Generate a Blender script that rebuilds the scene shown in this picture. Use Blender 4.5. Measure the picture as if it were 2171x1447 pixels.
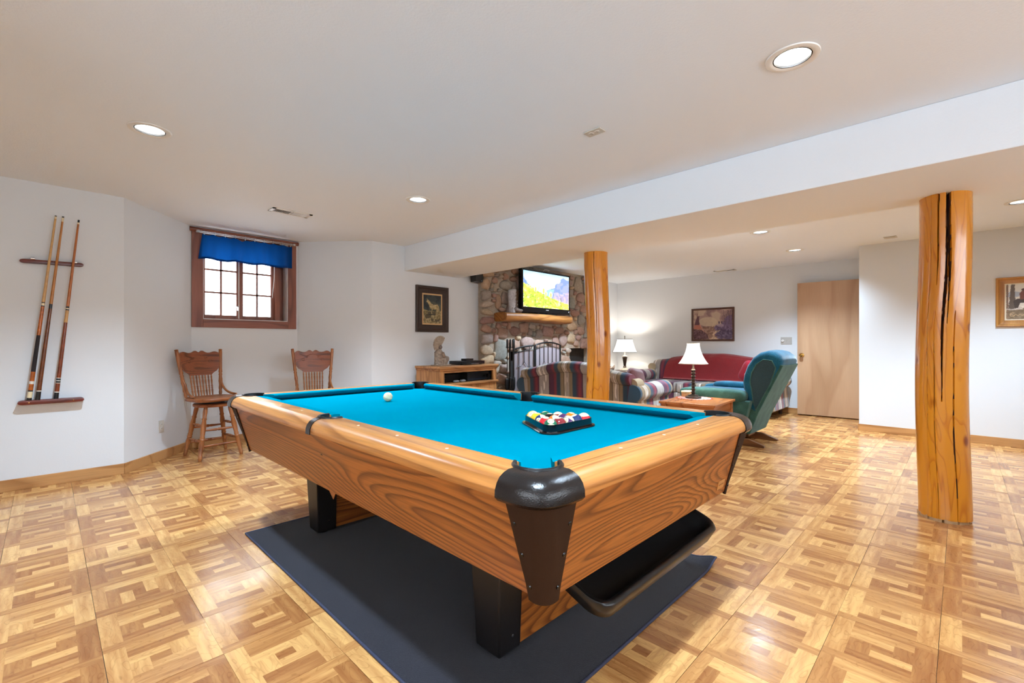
import bpy, bmesh, math, random
import numpy as np
from mathutils import Vector, Matrix

for o in list(bpy.data.objects):
    bpy.data.objects.remove(o)
SC = bpy.context.scene
COL = SC.collection
PI = math.pi

# ------------------------------------------------------------------ camera
FPX, CXP, CYP, EYE = 971.0, 1085.5, 728.0, 1.113
A1 = math.atan2(97 - CXP, FPX)            # angle from view axis to the room's Y axis
cam = bpy.data.cameras.new('camera')
cam.sensor_fit = 'HORIZONTAL'
cam.sensor_width = 36.0
cam.lens = FPX / 2171 * 36.0
cam.shift_y = (CYP - 723.5) / 2171
cam.clip_start = 0.02
co = bpy.data.objects.new('camera', cam)
COL.objects.link(co)
# view direction: world vector f with Y axis at angle A1 from it
fwd = Vector((-math.sin(A1), math.cos(A1), 0))
co.location = (0, 0, EYE)
co.rotation_euler = (PI / 2, 0, math.atan2(-fwd.x, fwd.y))
SC.camera = co

# ------------------------------------------------------------------ world, exposure
W = bpy.data.worlds.new('overcast_sky')
SC.world = W
W.use_nodes = True
W.node_tree.nodes['Background'].inputs[0].default_value = (0.86, 0.94, 1.02, 1)
W.node_tree.nodes['Background'].inputs[1].default_value = 4.2
SC.view_settings.view_transform = 'Standard'
SC.view_settings.look = 'None'
SC.view_settings.gamma = 1
SC.view_settings.use_curve_mapping = False
SC.view_settings.exposure = 0.92
CAN_W = 60.0        # power of one ceiling can
CAN_COL = (0.74, 0.97, 1.20)
SC.cycles.use_denoising = True
SC.cycles.max_bounces = 7
SC.cycles.diffuse_bounces = 4
SC.cycles.glossy_bounces = 3
SC.cycles.use_adaptive_sampling = True
SC.cycles.adaptive_threshold = 0.08
SC.cycles.adaptive_min_samples = 24
SC.cycles.sample_clamp_indirect = 6.0
SC.cycles.caustics_reflective = False
SC.cycles.caustics_refractive = False

# ------------------------------------------------------------------ colour + material helpers
def lin(c):
    c = c / 255.0
    return c / 12.92 if c <= 0.04045 else ((c + 0.055) / 1.055) ** 2.4
def rgb(r, g, b):
    return (lin(r), lin(g), lin(b), 1.0)

class NT:
    def __init__(s, name):
        s.m = bpy.data.materials.new(name)
        s.m.use_nodes = True
        s.t = s.m.node_tree
        s.b = s.t.nodes['Principled BSDF']
    def n(s, typ, **kw):
        nd = s.t.nodes.new(typ)
        for k, v in kw.items():
            if k.startswith('i_'):
                nd.inputs[int(k[2:])].default_value = v
            else:
                setattr(nd, k, v)
        return nd
    def l(s, a, b):
        s.t.links.new(a, b)
    def math(s, op, a, b=None, c=None):
        nd = s.n('ShaderNodeMath', operation=op)
        for i, x in enumerate((a, b, c)):
            if x is None:
                continue
            if isinstance(x, (int, float)):
                nd.inputs[i].default_value = x
            else:
                s.l(x, nd.inputs[i])
        return nd.outputs[0]
    def ramp(s, fac, stops, interp='LINEAR'):
        nd = s.n('ShaderNodeValToRGB')
        e = nd.color_ramp.elements
        nd.color_ramp.interpolation = interp
        while len(e) < len(stops):
            e.new(0.5)
        for el, (p, c) in zip(e, stops):
            el.position = p
            el.color = c
        s.l(fac, nd.inputs[0])
        return nd.outputs[0]
    def mix(s, fac, a, b, blend='MIX'):
        nd = s.n('ShaderNodeMix', data_type='RGBA', blend_type=blend)
        for sock, x in ((nd.inputs[0], fac), (nd.inputs[6], a), (nd.inputs[7], b)):
            if isinstance(x, (int, float)):
                sock.default_value = x
            elif isinstance(x, tuple):
                sock.default_value = x
            else:
                s.l(x, sock)
        return nd.outputs[2]
    def coords(s, scale=(1, 1, 1), loc=(0, 0, 0), kind='Object'):
        tc = s.n('ShaderNodeTexCoord')
        mp = s.n('ShaderNodeMapping')
        mp.inputs['Scale'].default_value = scale
        mp.inputs['Location'].default_value = loc
        s.l(tc.outputs[kind], mp.inputs[0])
        return mp.outputs[0]
    def noise(s, vec, scale=1.0, detail=2.0, rough=0.5, dist=0.0):
        nd = s.n('ShaderNodeTexNoise')
        nd.inputs['Scale'].default_value = scale
        nd.inputs['Detail'].default_value = detail
        nd.inputs['Roughness'].default_value = rough
        nd.inputs['Distortion'].default_value = dist
        s.l(vec, nd.inputs['Vector'])
        return nd.outputs[0]
    def bump(s, h, strength=0.2, dist=0.01):
        nd = s.n('ShaderNodeBump')
        nd.inputs['Strength'].default_value = strength
        nd.inputs['Distance'].default_value = dist
        s.l(h, nd.inputs['Height'])
        s.l(nd.outputs[0], s.b.inputs['Normal'])
    def set(s, **kw):
        for k, v in kw.items():
            key = {'rough': 'Roughness', 'metal': 'Metallic', 'spec': 'Specular IOR Level', 'coat': 'Coat Weight',
                   'coatr': 'Coat Roughness', 'sheen': 'Sheen Weight', 'trans': 'Transmission Weight', 'ior': 'IOR',
                   'emis': 'Emission Strength', 'sheenr': 'Sheen Roughness'}[k]
            s.b.inputs[key].default_value = v
        return s
    def col(s, c):
        if isinstance(c, tuple):
            s.b.inputs['Base Color'].default_value = c
        else:
            s.l(c, s.b.inputs['Base Color'])
        return s

def plain(name, c, rough=0.5, noise=0.0, nscale=60, bump=0.0, bd=0.002, **kw):
    t = NT(name)
    t.set(rough=rough, **kw)
    if noise or bump:
        v = t.noise(t.coords(), nscale, 3)
        if noise:
            dark = tuple(x * (1 - noise) for x in c[:3]) + (1,)
            lite = tuple(min(1, x * (1 + noise)) for x in c[:3]) + (1,)
            t.col(t.ramp(v, [(0.3, dark), (0.7, lite)]))
        else:
            t.col(c)
        if bump:
            t.bump(v, bump, bd)
    else:
        t.col(c)
    return t.m

def wood(name, c1, c2, axis=0, rings=10, along=0.55, across=4.5, rough=0.35, fine=0.25, coat=0.0, spec=0.5, lw=0.3, off=0.0, bumpy=0.0):
    """growth rings as contour lines of noise stretched along the grain"""
    t = NT(name)
    sc = [across] * 3
    sc[axis] = along
    v = t.noise(t.coords(tuple(sc), (off, off * 1.7, off * 0.6)), 1.0, 1.5, 0.45, 0.25)
    fr = t.math('FRACT', t.math('MULTIPLY', v, rings))
    mid = tuple((a * 0.6 + b * 0.4) for a, b in zip(c1, c2))
    base = t.ramp(fr, [(0.0, c1), (max(0.02, 0.8 - lw), c1), (0.86, c2), (0.93, mid), (1.0, c1)])
    fs = [160] * 3
    fs[axis] = 5
    f = t.noise(t.coords(tuple(fs)), 1.0, 2)
    dk = (1 - fine, 1 - fine, 1 - fine, 1)
    base = t.mix(1.0, base, t.ramp(f, [(0.32, dk), (0.6, (1, 1, 1, 1))]), 'MULTIPLY')
    ls = [3.0] * 3
    ls[axis] = 0.7
    lo = t.noise(t.coords(tuple(ls), (3 + off, 1, 7)), 1.0, 2)
    base = t.mix(1.0, base, t.ramp(lo, [(0.3, (0.86, 0.84, 0.8, 1)), (0.7, (1.0, 1.0, 1.0, 1))]), 'MULTIPLY')
    t.col(base)
    t.set(rough=rough, coat=coat, spec=spec)
    if bumpy:
        t.bump(f, bumpy, 0.001)
    return t.m

# ------------------------------------------------------------------ mesh helpers
class MB:
    def __init__(s):
        s.v, s.f, s.mi = [], [], []
        s.cur = 0
    def mat(s, i):
        s.cur = i
        return s
    def add(s, vs, fs):
        o = len(s.v)
        s.v += [tuple(p) for p in vs]
        for f in fs:
            s.f.append([i + o for i in f])
            s.mi.append(s.cur)
        return s
    def box(s, x0, x1, y0, y1, z0, z1):
        return s.add([(x0, y0, z0), (x1, y0, z0), (x1, y1, z0), (x0, y1, z0), (x0, y0, z1), (x1, y0, z1), (x1, y1, z1), (x0, y1, z1)],
                     [(3, 2, 1, 0), (4, 5, 6, 7), (0, 1, 5, 4), (1, 2, 6, 5), (2, 3, 7, 6), (3, 0, 4, 7)])
    def hexa(s, b, t):
        """8 corner solid from two quads (ccw seen from above)"""
        return s.add(list(b) + list(t), [(3, 2, 1, 0), (4, 5, 6, 7), (0, 1, 5, 4), (1, 2, 6, 5), (2, 3, 7, 6), (3, 0, 4, 7)])
    def loft(s, rings, cap=True, closed=False, cyc=True):
        n = len(rings[0])
        o = len(s.v)
        vs = [p for r in rings for p in r]
        fs = []
        m = len(rings)
        for i in range(m if closed else m - 1):
            a, b = i * n, ((i + 1) % m) * n
            for j in range(n if cyc else n - 1):
                k = (j + 1) % n
                fs.append((a + j, a + k, b + k, b + j))
        if cap and not closed and cyc:
            fs.append(tuple(reversed(range(n))))
            fs.append(tuple(range((m - 1) * n, m * n)))
        return s.add(vs, fs)
    def prism(s, poly, axis, a, b):
        def P(p, t):
            return {'x': (t, p[0], p[1]), 'y': (p[0], t, p[1]), 'z': (p[0], p[1], t)}[axis]
        return s.loft([[P(p, a) for p in poly], [P(p, b) for p in poly]])
    def tube(s, pts, r, n=10, cap=True, closed=False):
        pts = [Vector(p) for p in pts]
        m = len(pts)
        rs = r if isinstance(r, (list, tuple)) else [r] * m
        rings = []
        up = None
        for i, p in enumerate(pts):
            if closed:
                d = pts[(i + 1) % m] - pts[i - 1]
            else:
                d = pts[min(i + 1, m - 1)] - pts[max(i - 1, 0)]
            d.normalize()
            if up is None:
                up = Vector((0, 0, 1)) if abs(d.z) < 0.9 else Vector((1, 0, 0))
            a = d.cross(up)
            a.normalize()
            b = a.cross(d)
            up = b
            rings.append([p + (a * math.cos(2 * PI * k / n) + b * math.sin(2 * PI * k / n)) * rs[i] for k in range(n)])
        return s.loft(rings, cap, closed)
    def lathe(s, prof, c=(0, 0, 0), n=20, axis='z', cap=True):
        rings = []
        for r, h in prof:
            ring = []
            for k in range(n):
                x, y = r * math.cos(2 * PI * k / n), r * math.sin(2 * PI * k / n)
                q = {'z': (x, y, h), 'y': (x, h, y), 'x': (h, x, y)}[axis]
                ring.append((c[0] + q[0], c[1] + q[1], c[2] + q[2]))
            rings.append(ring)
        return s.loft(rings, cap)
    def spindle(s, p0, p1, prof, n=10):
        """turned piece between two points; prof = [(t 0..1, radius)]"""
        p0, p1 = Vector(p0), Vector(p1)
        d = (p1 - p0).normalized()
        up = Vector((0, 0, 1)) if abs(d.z) < 0.9 else Vector((1, 0, 0))
        a = d.cross(up).normalized()
        b = a.cross(d)
        rings = []
        for t, r in prof:
            c = p0.lerp(p1, t)
            rings.append([c + (a * math.cos(2 * PI * k / n) + b * math.sin(2 * PI * k / n)) * r for k in range(n)])
        return s.loft(rings)
    def superq(s, c, a, e=(0.35, 0.35), nu=28, nv=14, rot=None, fn=None):
        """rounded box / cushion"""
        def sp(x, p):
            return math.copysign(abs(x) ** p, x)
        rings = []
        for i in range(nv + 1):
            ph = -PI / 2 + PI * i / nv
            ring = []
            for j in range(nu):
                th = 2 * PI * j / nu
                q = Vector((a[0] * sp(math.cos(ph), e[0]) * sp(math.cos(th), e[1]), a[1] * sp(math.cos(ph), e[0]) * sp(math.sin(th), e[1]), a[2] * sp(math.sin(ph), e[0])))
                if fn:
                    q = fn(q)
                if rot:
                    q = rot @ q
                ring.append((c[0] + q.x, c[1] + q.y, c[2] + q.z))
            rings.append(ring)
        return s.loft(rings, cap=False)
    def grid(s, fn, nu, nv):
        vs = [fn(i / nu, j / nv) for j in range(nv + 1) for i in range(nu + 1)]
        fs = [(j * (nu + 1) + i, j * (nu + 1) + i + 1, (j + 1) * (nu + 1) + i + 1, (j + 1) * (nu + 1) + i) for j in range(nv) for i in range(nu)]
        return s.add(vs, fs)
    def disc(s, c, r, n=16, up=1):
        vs = [(c[0] + r * math.cos(2 * PI * k / n), c[1] + r * math.sin(2 * PI * k / n), c[2]) for k in range(n)]
        return s.add(vs, [tuple(range(n)) if up > 0 else tuple(reversed(range(n)))])

ROOTM = {}
def mesh_of(name, mb, mats, smooth=None, bevel=0.0, segs=2, inv=None):
    me = bpy.data.meshes.new(name)
    vs = mb.v
    if inv is not None:
        vs = [tuple(inv @ Vector(p)) for p in vs]
    me.from_pydata(vs, [], mb.f)
    if not isinstance(mats, (list, tuple)):
        mats = [mats]
    for m in mats:
        me.materials.append(m)
    me.polygons.foreach_set('material_index', mb.mi)
    bm = bmesh.new()
    bm.from_mesh(me)
    bmesh.ops.remove_doubles(bm, verts=bm.verts, dist=1e-6)
    bmesh.ops.recalc_face_normals(bm, faces=bm.faces)
    if bevel:
        ed = [e for e in bm.edges if len(e.link_faces) == 2 and e.calc_face_angle(0) > 0.6]
        bmesh.ops.bevel(bm, geom=ed, offset=bevel, segments=segs, profile=0.6, affect='EDGES', clamp_overlap=True)
    if smooth is not None:
        for f in bm.faces:
            f.smooth = True
        for e in bm.edges:
            if len(e.link_faces) == 2 and e.calc_face_angle(0) > math.radians(smooth):
                e.smooth = False
    bm.to_mesh(me)
    bm.free()
    return me

def obj(name, mb, mats, parent=None, smooth=None, bevel=0.0, segs=2, world=True):
    inv = None
    if parent is not None and world and parent.name in ROOTM:
        inv = ROOTM[parent.name].inverted()
    me = mesh_of(name, mb, mats, smooth, bevel, segs, inv)
    o = bpy.data.objects.new(name, me)
    COL.objects.link(o)
    if parent is not None:
        o.parent = parent
        if parent.name in ROOTM:
            ROOTM[o.name] = ROOTM[parent.name]
    return o

def tag(o, label, cat, group=None, kind=None):
    if label:
        o['label'] = label
    if cat:
        o['category'] = cat
    if group:
        o['group'] = group
    if kind:
        o['kind'] = kind
    return o

def thing(name, label, cat, loc=(0, 0, 0), rz=0.0, group=None, kind=None):
    o = bpy.data.objects.new(name, None)
    o.empty_display_size = 0.05
    o.location = loc
    o.rotation_euler = (0, 0, rz)
    COL.objects.link(o)
    ROOTM[o.name] = Matrix.Translation(loc) @ Matrix.Rotation(rz, 4, 'Z')
    return tag(o, label, cat, group, kind)

def dup(root, loc, rz, label=None, group=None):
    def cp(o, par):
        c = o.copy()
        COL.objects.link(c)
        c.parent = par
        for ch in list(o.children):
            cp(ch, c)
        return c
    r = cp(root, None)
    r.location = loc
    r.rotation_euler = (0, 0, rz)
    if label:
        r['label'] = label
    if group:
        r['group'] = group
    return r

def instance(name, me, parent, loc, rot=(0, 0, 0), scale=(1, 1, 1)):
    o = bpy.data.objects.new(name, me)
    COL.objects.link(o)
    o.parent = parent
    o.location = loc
    o.rotation_euler = rot
    o.scale = scale
    return o

def struct(name, mb, mat, parent=None, **kw):
    o = obj(name, mb, mat, parent, **kw)
    if parent is None:
        o['kind'] = 'structure'
    return o

# numpy value noise for flat prints
def vnoise(u, v, sx, sy, seed, octv=3):
    out = np.zeros_like(u)
    amp, tot = 1.0, 0.0
    for k in range(octv):
        rs = np.random.RandomState(seed + k)
        gx, gy = int(sx * 2 ** k) + 2, int(sy * 2 ** k) + 2
        g = rs.rand(gy + 1, gx + 1)
        x = np.clip(u, 0, 1) * sx * 2 ** k
        y = np.clip(v, 0, 1) * sy * 2 ** k
        i, j = np.floor(x).astype(int), np.floor(y).astype(int)
        fx, fy = x - i, y - j
        fx, fy = fx * fx * (3 - 2 * fx), fy * fy * (3 - 2 * fy)
        a = g[j, i] * (1 - fx) + g[j, i + 1] * fx
        b = g[j + 1, i] * (1 - fx) + g[j + 1, i + 1] * fx
        out += amp * (a * (1 - fy) + b * fy)
        tot += amp
        amp *= 0.5
    return out / tot

class Paint:
    """a flat print painted on a fine grid (values 0..255 sRGB)"""
    def __init__(s, nx, ny):
        s.nx, s.ny = nx, ny
        g = np.meshgrid(np.linspace(0, 1, nx + 1), np.linspace(0, 1, ny + 1))
        s.u, s.v = g[0], g[1]
        s.c = np.zeros(s.u.shape + (3,))
    def put(s, mask, colr, a=1.0):
        m = np.asarray(mask, dtype=float)[..., None] * a
        colr = np.asarray(colr, dtype=float)
        s.c = s.c * (1 - m) + colr * m
    def poly(s, pts, colr, a=1.0, jit=0.0, seed=1):
        u, v = s.u, s.v
        if jit:
            u = u + (vnoise(s.u, s.v, 24, 24, seed) - 0.5) * jit
            v = v + (vnoise(s.u, s.v, 24, 24, seed + 50) - 0.5) * jit
        ins = np.zeros(u.shape, bool)
        n = len(pts)
        for i in range(n):
            x1, y1 = pts[i]
            x2, y2 = pts[(i + 1) % n]
            if y1 == y2:
                continue
            cond = ((y1 > v) != (y2 > v)) & (u < (x2 - x1) * (v - y1) / (y2 - y1) + x1)
            ins ^= cond
        s.put(ins, colr, a)
    def stroke(s, p, q, w, colr, a=1.0):
        d = np.array(q) - np.array(p)
        t = np.clip(((s.u - p[0]) * d[0] + (s.v - p[1]) * d[1]) / max(1e-9, d @ d), 0, 1)
        ds = np.hypot(s.u - p[0] - t * d[0], s.v - p[1] - t * d[1])
        s.put(ds < w, colr, a)
    def blob(s, c, rx, ry, colr, a=1.0):
        s.put(((s.u - c[0]) / rx) ** 2 + ((s.v - c[1]) / ry) ** 2 < 1, colr, a)
    def speckle(s, mask, amt, sx, sy, seed):
        n = (vnoise(s.u, s.v, sx, sy, seed, 2) - 0.5) * 2 * amt
        s.c = np.where(np.asarray(mask)[..., None], np.clip(s.c + n[..., None], 0, 255), s.c)
    def mesh(s, name, P, mat):
        """P(u, v) -> point"""
        vs = [P(float(a), float(b)) for a, b in zip(s.u.ravel(), s.v.ravel())]
        nx, ny = s.nx, s.ny
        fs = [(j * (nx + 1) + i, j * (nx + 1) + i + 1, (j + 1) * (nx + 1) + i + 1, (j + 1) * (nx + 1) + i) for j in range(ny) for i in range(nx)]
        me = bpy.data.meshes.new(name)
        me.from_pydata(vs, [], fs)
        me.materials.append(mat)
        at = me.color_attributes.new('print', 'FLOAT_COLOR', 'POINT')
        c = np.clip(s.c, 0, 255).reshape(-1, 3) / 255.0
        L = np.where(c <= 0.04045, c / 12.92, ((c + 0.055) / 1.055) ** 2.4)
        at.data.foreach_set('color', np.concatenate([L, np.ones((len(L), 1))], 1).astype(np.float32).ravel())
        return me

def print_mat(name, rough=0.4, emis=0.0, spec=0.4):
    t = NT(name)
    a = t.n('ShaderNodeAttribute', attribute_name='print')
    t.set(rough=rough, spec=spec)
    if emis:
        t.col((0.01, 0.01, 0.01, 1))
        t.l(a.outputs[0], t.b.inputs['Emission Color'])
        t.set(emis=emis)
    else:
        t.col(a.outputs[0])
    return t.m
# ------------------------------------------------------------------ materials
M = {}
def wallpaint(name, c, bs):
    t = NT(name)
    v = t.noise(t.coords(), 90, 4, 0.6)
    t.col(c).set(rough=0.75, spec=0.25)
    t.bump(v, bs, 0.004)
    return t.m
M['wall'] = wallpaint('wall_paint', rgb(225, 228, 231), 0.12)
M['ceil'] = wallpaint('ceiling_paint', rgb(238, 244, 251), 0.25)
M['white'] = plain('white_enamel', rgb(235, 233, 228), 0.35)
M['ivory'] = plain('ivory_plastic', rgb(205, 200, 190), 0.4)
M['black'] = plain('black_plastic', rgb(18, 18, 20), 0.35)
M['blackgloss'] = plain('black_gloss', rgb(10, 10, 12), 0.15)
M['iron'] = plain('black_iron', rgb(30, 27, 26), 0.45, metal=0.4)
M['chrome'] = plain('chrome', rgb(205, 205, 208), 0.15, metal=1.0)
M['brass'] = plain('brass', rgb(214, 170, 92), 0.2, metal=1.0)
M['trimoak'] = wood('trim_oak', rgb(205, 152, 96), rgb(176, 122, 70), 0, 6, 0.5, 3.5, 0.4, 0.12)
M['trimoak_y'] = wood('trim_oak_y', rgb(205, 152, 96), rgb(176, 122, 70), 1, 6, 0.5, 3.5, 0.4, 0.12)
M['wintrim'] = wood('window_trim_wood', rgb(150, 88, 66), rgb(118, 62, 46), 0, 5, 0.6, 3.5, 0.45, 0.2)
M['wintrim_z'] = wood('window_trim_wood_z', rgb(150, 88, 66), rgb(118, 62, 46), 2, 5, 0.6, 3.5, 0.45, 0.2)
M['doorwood'] = wood('birch_door', rgb(202, 162, 126), rgb(190, 148, 112), 2, 4, 0.5, 2.2, 0.4, 0.06)
M['grout'] = plain('joint_dark', rgb(58, 48, 44), 0.8)

# vinyl parquet tile: attribute pat = (tone, seed, grain direction), uv in metres
def tile_mat():
    t = NT('vinyl_parquet')
    a = t.n('ShaderNodeAttribute', attribute_name='pat')
    sep = t.n('ShaderNodeSeparateColor')
    t.l(a.outputs[0], sep.inputs[0])
    tone, seed, gd = sep.outputs[0], sep.outputs[1], sep.outputs[2]
    uv = t.n('ShaderNodeUVMap')
    sx = t.n('ShaderNodeSeparateXYZ')
    t.l(uv.outputs[0], sx.inputs[0])
    oi = t.n('ShaderNodeObjectInfo')
    rnd = t.math('MULTIPLY', oi.outputs['Random'], 0.0)
    # along / across the grain
    mixf = lambda f, p, q: t.math('ADD', t.math('MULTIPLY', p, t.math('SUBTRACT', 1.0, f)), t.math('MULTIPLY', q, f))
    al = mixf(gd, sx.outputs[0], sx.outputs[1])
    ac = mixf(gd, sx.outputs[1], sx.outputs[0])
    cm = t.n('ShaderNodeCombineXYZ')
    t.l(t.math('MULTIPLY', al, 5.0), cm.inputs[0])
    t.l(t.math('MULTIPLY', ac, 42.0), cm.inputs[1])
    t.l(t.math('MULTIPLY', seed, 37.0), cm.inputs[2])
    g1 = t.noise(cm.outputs[0], 1.0, 3, 0.55, 0.3)
    cm2 = t.n('ShaderNodeCombineXYZ')
    t.l(t.math('MULTIPLY', al, 8.0), cm2.inputs[0])
    t.l(t.math('MULTIPLY', ac, 24.0), cm2.inputs[1])
    t.l(t.math('MULTIPLY', seed, 91.0), cm2.inputs[2])
    g2 = t.noise(cm2.outputs[0], 1.0, 1, 0.5, 0.2)
    lines = t.ramp(t.math('FRACT', t.math('MULTIPLY', g2, 7.0)), [(0.0, (1, 1, 1, 1)), (0.8, (1, 1, 1, 1)), (0.9, (0.80, 0.76, 0.72, 1)), (1.0, (1, 1, 1, 1))])
    tn = t.math('ADD', tone, t.math('MULTIPLY', t.math('SUBTRACT', g1, 0.5), 1.05))
    base = t.ramp(tn, [(0.0, rgb(150, 94, 52)), (0.35, rgb(172, 116, 67)), (0.65, rgb(196, 140, 83)), (1.0, rgb(226, 174, 108))])
    base = t.mix(0.95, base, lines, 'MULTIPLY')
    t.col(base)
    gl = t.noise(t.coords((3, 3, 3)), 1.0, 2)
    t.l(t.ramp(gl, [(0.3, (0.15, 0.15, 0.15, 1)), (0.7, (0.27, 0.27, 0.27, 1))]), t.b.inputs['Roughness'])
    t.set(spec=0.5)
    wv = t.noise(t.coords((1, 1, 1)), 16.0, 3, 0.6)
    t.bump(t.math('ADD', t.math('MULTIPLY', g1, 0.25), wv), 0.12, 0.006)
    return t.m
M['tile'] = tile_mat()

# ------------------------------------------------------------------ room shell
CH = 2.365                       # ceiling height
YB, YW = 5.13, 5.85              # back wall, bay window wall
XL, YN = -1.7, -2.3              # walls behind the camera
XR, XF = 7.31, 8.36              # right wall, far wall
YC = 0.94                        # corner of right wall
BAY = [(0.47, YB), (1.085, YW), (2.175, YW), (2.785, YB)]

def wall_seg(name, p, q, th=0.1, z0=0.0, z1=CH):
    """thin solid wall; its room face runs p->q, the solid lies to the left of p->q"""
    d = Vector((q[0] - p[0], q[1] - p[1], 0)).normalized()
    nrm = Vector((-d.y, d.x, 0)) * th
    mb = MB()
    b = [(p[0], p[1], z0), (q[0], q[1], z0), (q[0] + nrm.x, q[1] + nrm.y, z0), (p[0] + nrm.x, p[1] + nrm.y, z0)]
    mb.hexa(b, [(x, y, z1) for x, y, z in b])
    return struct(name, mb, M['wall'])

wall_seg('wall_left', (XL, YB), BAY[0])
wall_seg('wall_bay_left', BAY[0], BAY[1])
wall_seg('wall_bay_right', BAY[2], BAY[3])
wall_seg('wall_back', BAY[3], (XF + 0.1, YB))
wall_seg('wall_far', (XF, YB), (XF, YC - 0.1))
wall_seg('wall_hall', (XF, YC), (XR + 0.1, YC))
wall_seg('wall_right', (XR, YC), (XR, YN))
# the walls behind the camera get added window openings that let in fill daylight
def wall_open(name, axis, c, a, b, o0, o1, z0, z1, th=0.14):
    mb = MB()
    def bx(p, q, r, s):
        if axis == 'y':
            mb.box(p, q, c - th, c, r, s)
        else:
            mb.box(c - th, c, p, q, r, s)
    bx(a, o0, 0, CH)
    bx(o1, b, 0, CH)
    bx(o0, o1, 0, z0)
    bx(o0, o1, z1, CH)
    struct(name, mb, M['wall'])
W2 = (-1.2, 4.4, 1.20, 2.25)
W3 = (-2.0, 1.7, 1.20, 2.25)
wall_open('wall_rear', 'y', YN, XL - 0.14, XR + 0.1, *W2)
wall_open('wall_behind', 'x', XL, YN, YB + 0.1, *W3)
# window wall with its opening
WX0, WX1, WZ0, WZ1 = 1.19, 2.062, 1.378, 2.33
mb = MB()
T = 0.22
mb.box(BAY[1][0] - 0.03, WX0, YW, YW + T, 0, CH)
mb.box(WX1, BAY[2][0] + 0.03, YW, YW + T, 0, CH)
mb.box(WX0, WX1, YW, YW + T, 0, WZ0)
mb.box(WX0, WX1, YW, YW + T, WZ1, CH)
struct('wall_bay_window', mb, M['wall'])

# floor slab
mb = MB()
mb.box(XL - 0.1, XF + 0.1, YN - 0.1, YW + 0.2, -0.12, -0.0035)
floor = struct('floor', mb, M['grout'])

# floor tiles
TS, TX0, TY0 = 0.3048, 0.143, 0.061
def tile_blocks(var):
    rs = random.Random(var)
    a, b = 0.2, 0.8
    B = [  # u0,u1,v0,v1,dir(1 = grain along v),tone
        (0, a, 0.14, 1.0, 1, 'L'), (b, 1, 0, 0.86, 1, 'D' if var % 2 else 'L'),
        (0, b, 0, 0.14, 0, 'M'), (a, 1, 0.86, 1, 0, 'M'),
        (a, b, 0.14, 0.284, 0, 'D'), (a, b, 0.716, 0.86, 0, 'M'),
        (a, 0.42, 0.284, 0.572, 1, 'D' if var % 2 else 'L'), (0.42, b, 0.284, 0.43, 0, 'L'), (0.42, 0.62, 0.43, 0.572, 0, 'D'),
        (0.62, b, 0.43, 0.716, 1, 'D' if var % 2 else 'L'), (a, 0.62, 0.572, 0.716, 0, 'L')]
    out = []
    for u0, u1, v0, v1, d, t in B:
        tone = {'L': 0.80, 'M': 0.52, 'D': 0.24}[t] + rs.uniform(-0.13, 0.13)
        out.append((u0, u1, v0, v1, d, tone, rs.random()))
    return out
def tile_data(var, turn):
    """verts, faces, per-face (pat, uv function) of one tile centred on the origin"""
    h = TS / 2 - 0.0006
    V, F, A, U = [], [], [], []
    for u0, u1, v0, v1, d, tone, sd in tile_blocks(var):
        q = []
        for u, v in ((u0, v0), (u1, v0), (u1, v1), (u0, v1)):
            x, y = (u - 0.5) * 2 * h, (v - 0.5) * 2 * h
            for _ in range(turn):
                x, y = -y, x
            q.append((x, y))
        o = len(V)
        V += [(x, y, 0.0) for x, y in q]
        F.append((o, o + 1, o + 2, o + 3))
        A.append((tone, sd, float(d if turn % 2 == 0 else 1 - d)))
        U.append(q)
    o = len(V)
    V += [(-h, -h, 0), (h, -h, 0), (h, h, 0), (-h, h, 0), (-h, -h, -0.003), (h, -h, -0.003), (h, h, -0.003), (-h, h, -0.003)]
    for i in range(4):
        j = (i + 1) % 4
        F.append((o + 4 + i, o + 4 + j, o + j, o + i))
        A.append((0.1, 0.5, 0.0))
        U.append([(0, 0)] * 4)
    return V, F, A, U
def tile_mesh(name, V, F, A, U):
    me = bpy.data.meshes.new(name)
    me.from_pydata(V, [], F)
    me.materials.append(M['tile'])
    at = me.color_attributes.new('pat', 'FLOAT_COLOR', 'CORNER')
    uv = me.uv_layers.new(name='UVMap')
    ca, ua = [], []
    for f, a, u in zip(F, A, U):
        for k in range(4):
            ca += [a[0], a[1], a[2], 1.0]
            ua += [u[k][0], u[k][1]]
    at.data.foreach_set('color', ca)
    uv.data.foreach_set('uv', ua)
    return me
TV = {}
for var in range(8):
    for turn in range(4):
        TV[var, turn] = tile_data(var, turn)
TM = {}
cells = []
rs = random.Random(5)
def cam_px(X, Y, Z):
    r = X * math.cos(A1) + Y * math.sin(A1)
    f = -X * math.sin(A1) + Y * math.cos(A1)
    return (CXP + FPX * r / f, CYP - FPX * (Z - EYE) / f, f) if f > 0.1 else (0, 0, f)
i0, i1 = int((XL - TX0) / TS) - 1, int((XF - TX0) / TS) + 1
j0, j1 = int((YN - TY0) / TS) - 1, int((YW - TY0) / TS) + 1
for i in range(i0, i1 + 1):
    for j in range(j0, j1 + 1):
        x, y = TX0 + (i + 0.5) * TS, TY0 + (j + 0.5) * TS
        if x > XF + 0.1 or y > YW + 0.12:
            continue
        px, py, f = cam_px(x, y, 0)
        vis = f > 0.3 and -120 < px < 2290 and py < 1560
        if 0.98 < x < 2.2 and 1.05 < y < 2.85:
            vis = False                         # under the rug
        if y > YB + 0.1 and not (0.5 < x < 2.75):
            vis = False
        turn = (0 if x < 1.3 else 1) + (2 if rs.random() < 0.4 else 0)
        if rs.random() < 0.10:
            turn += 1
        cells.append((0 if vis else 1, math.hypot(x, y), x, y, rs.randrange(8), turn % 4, rs.uniform(-.0022, .0022), rs.uniform(-.0022, .0022), rs.uniform(-.0005, .0005)))
cells.sort()
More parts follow.
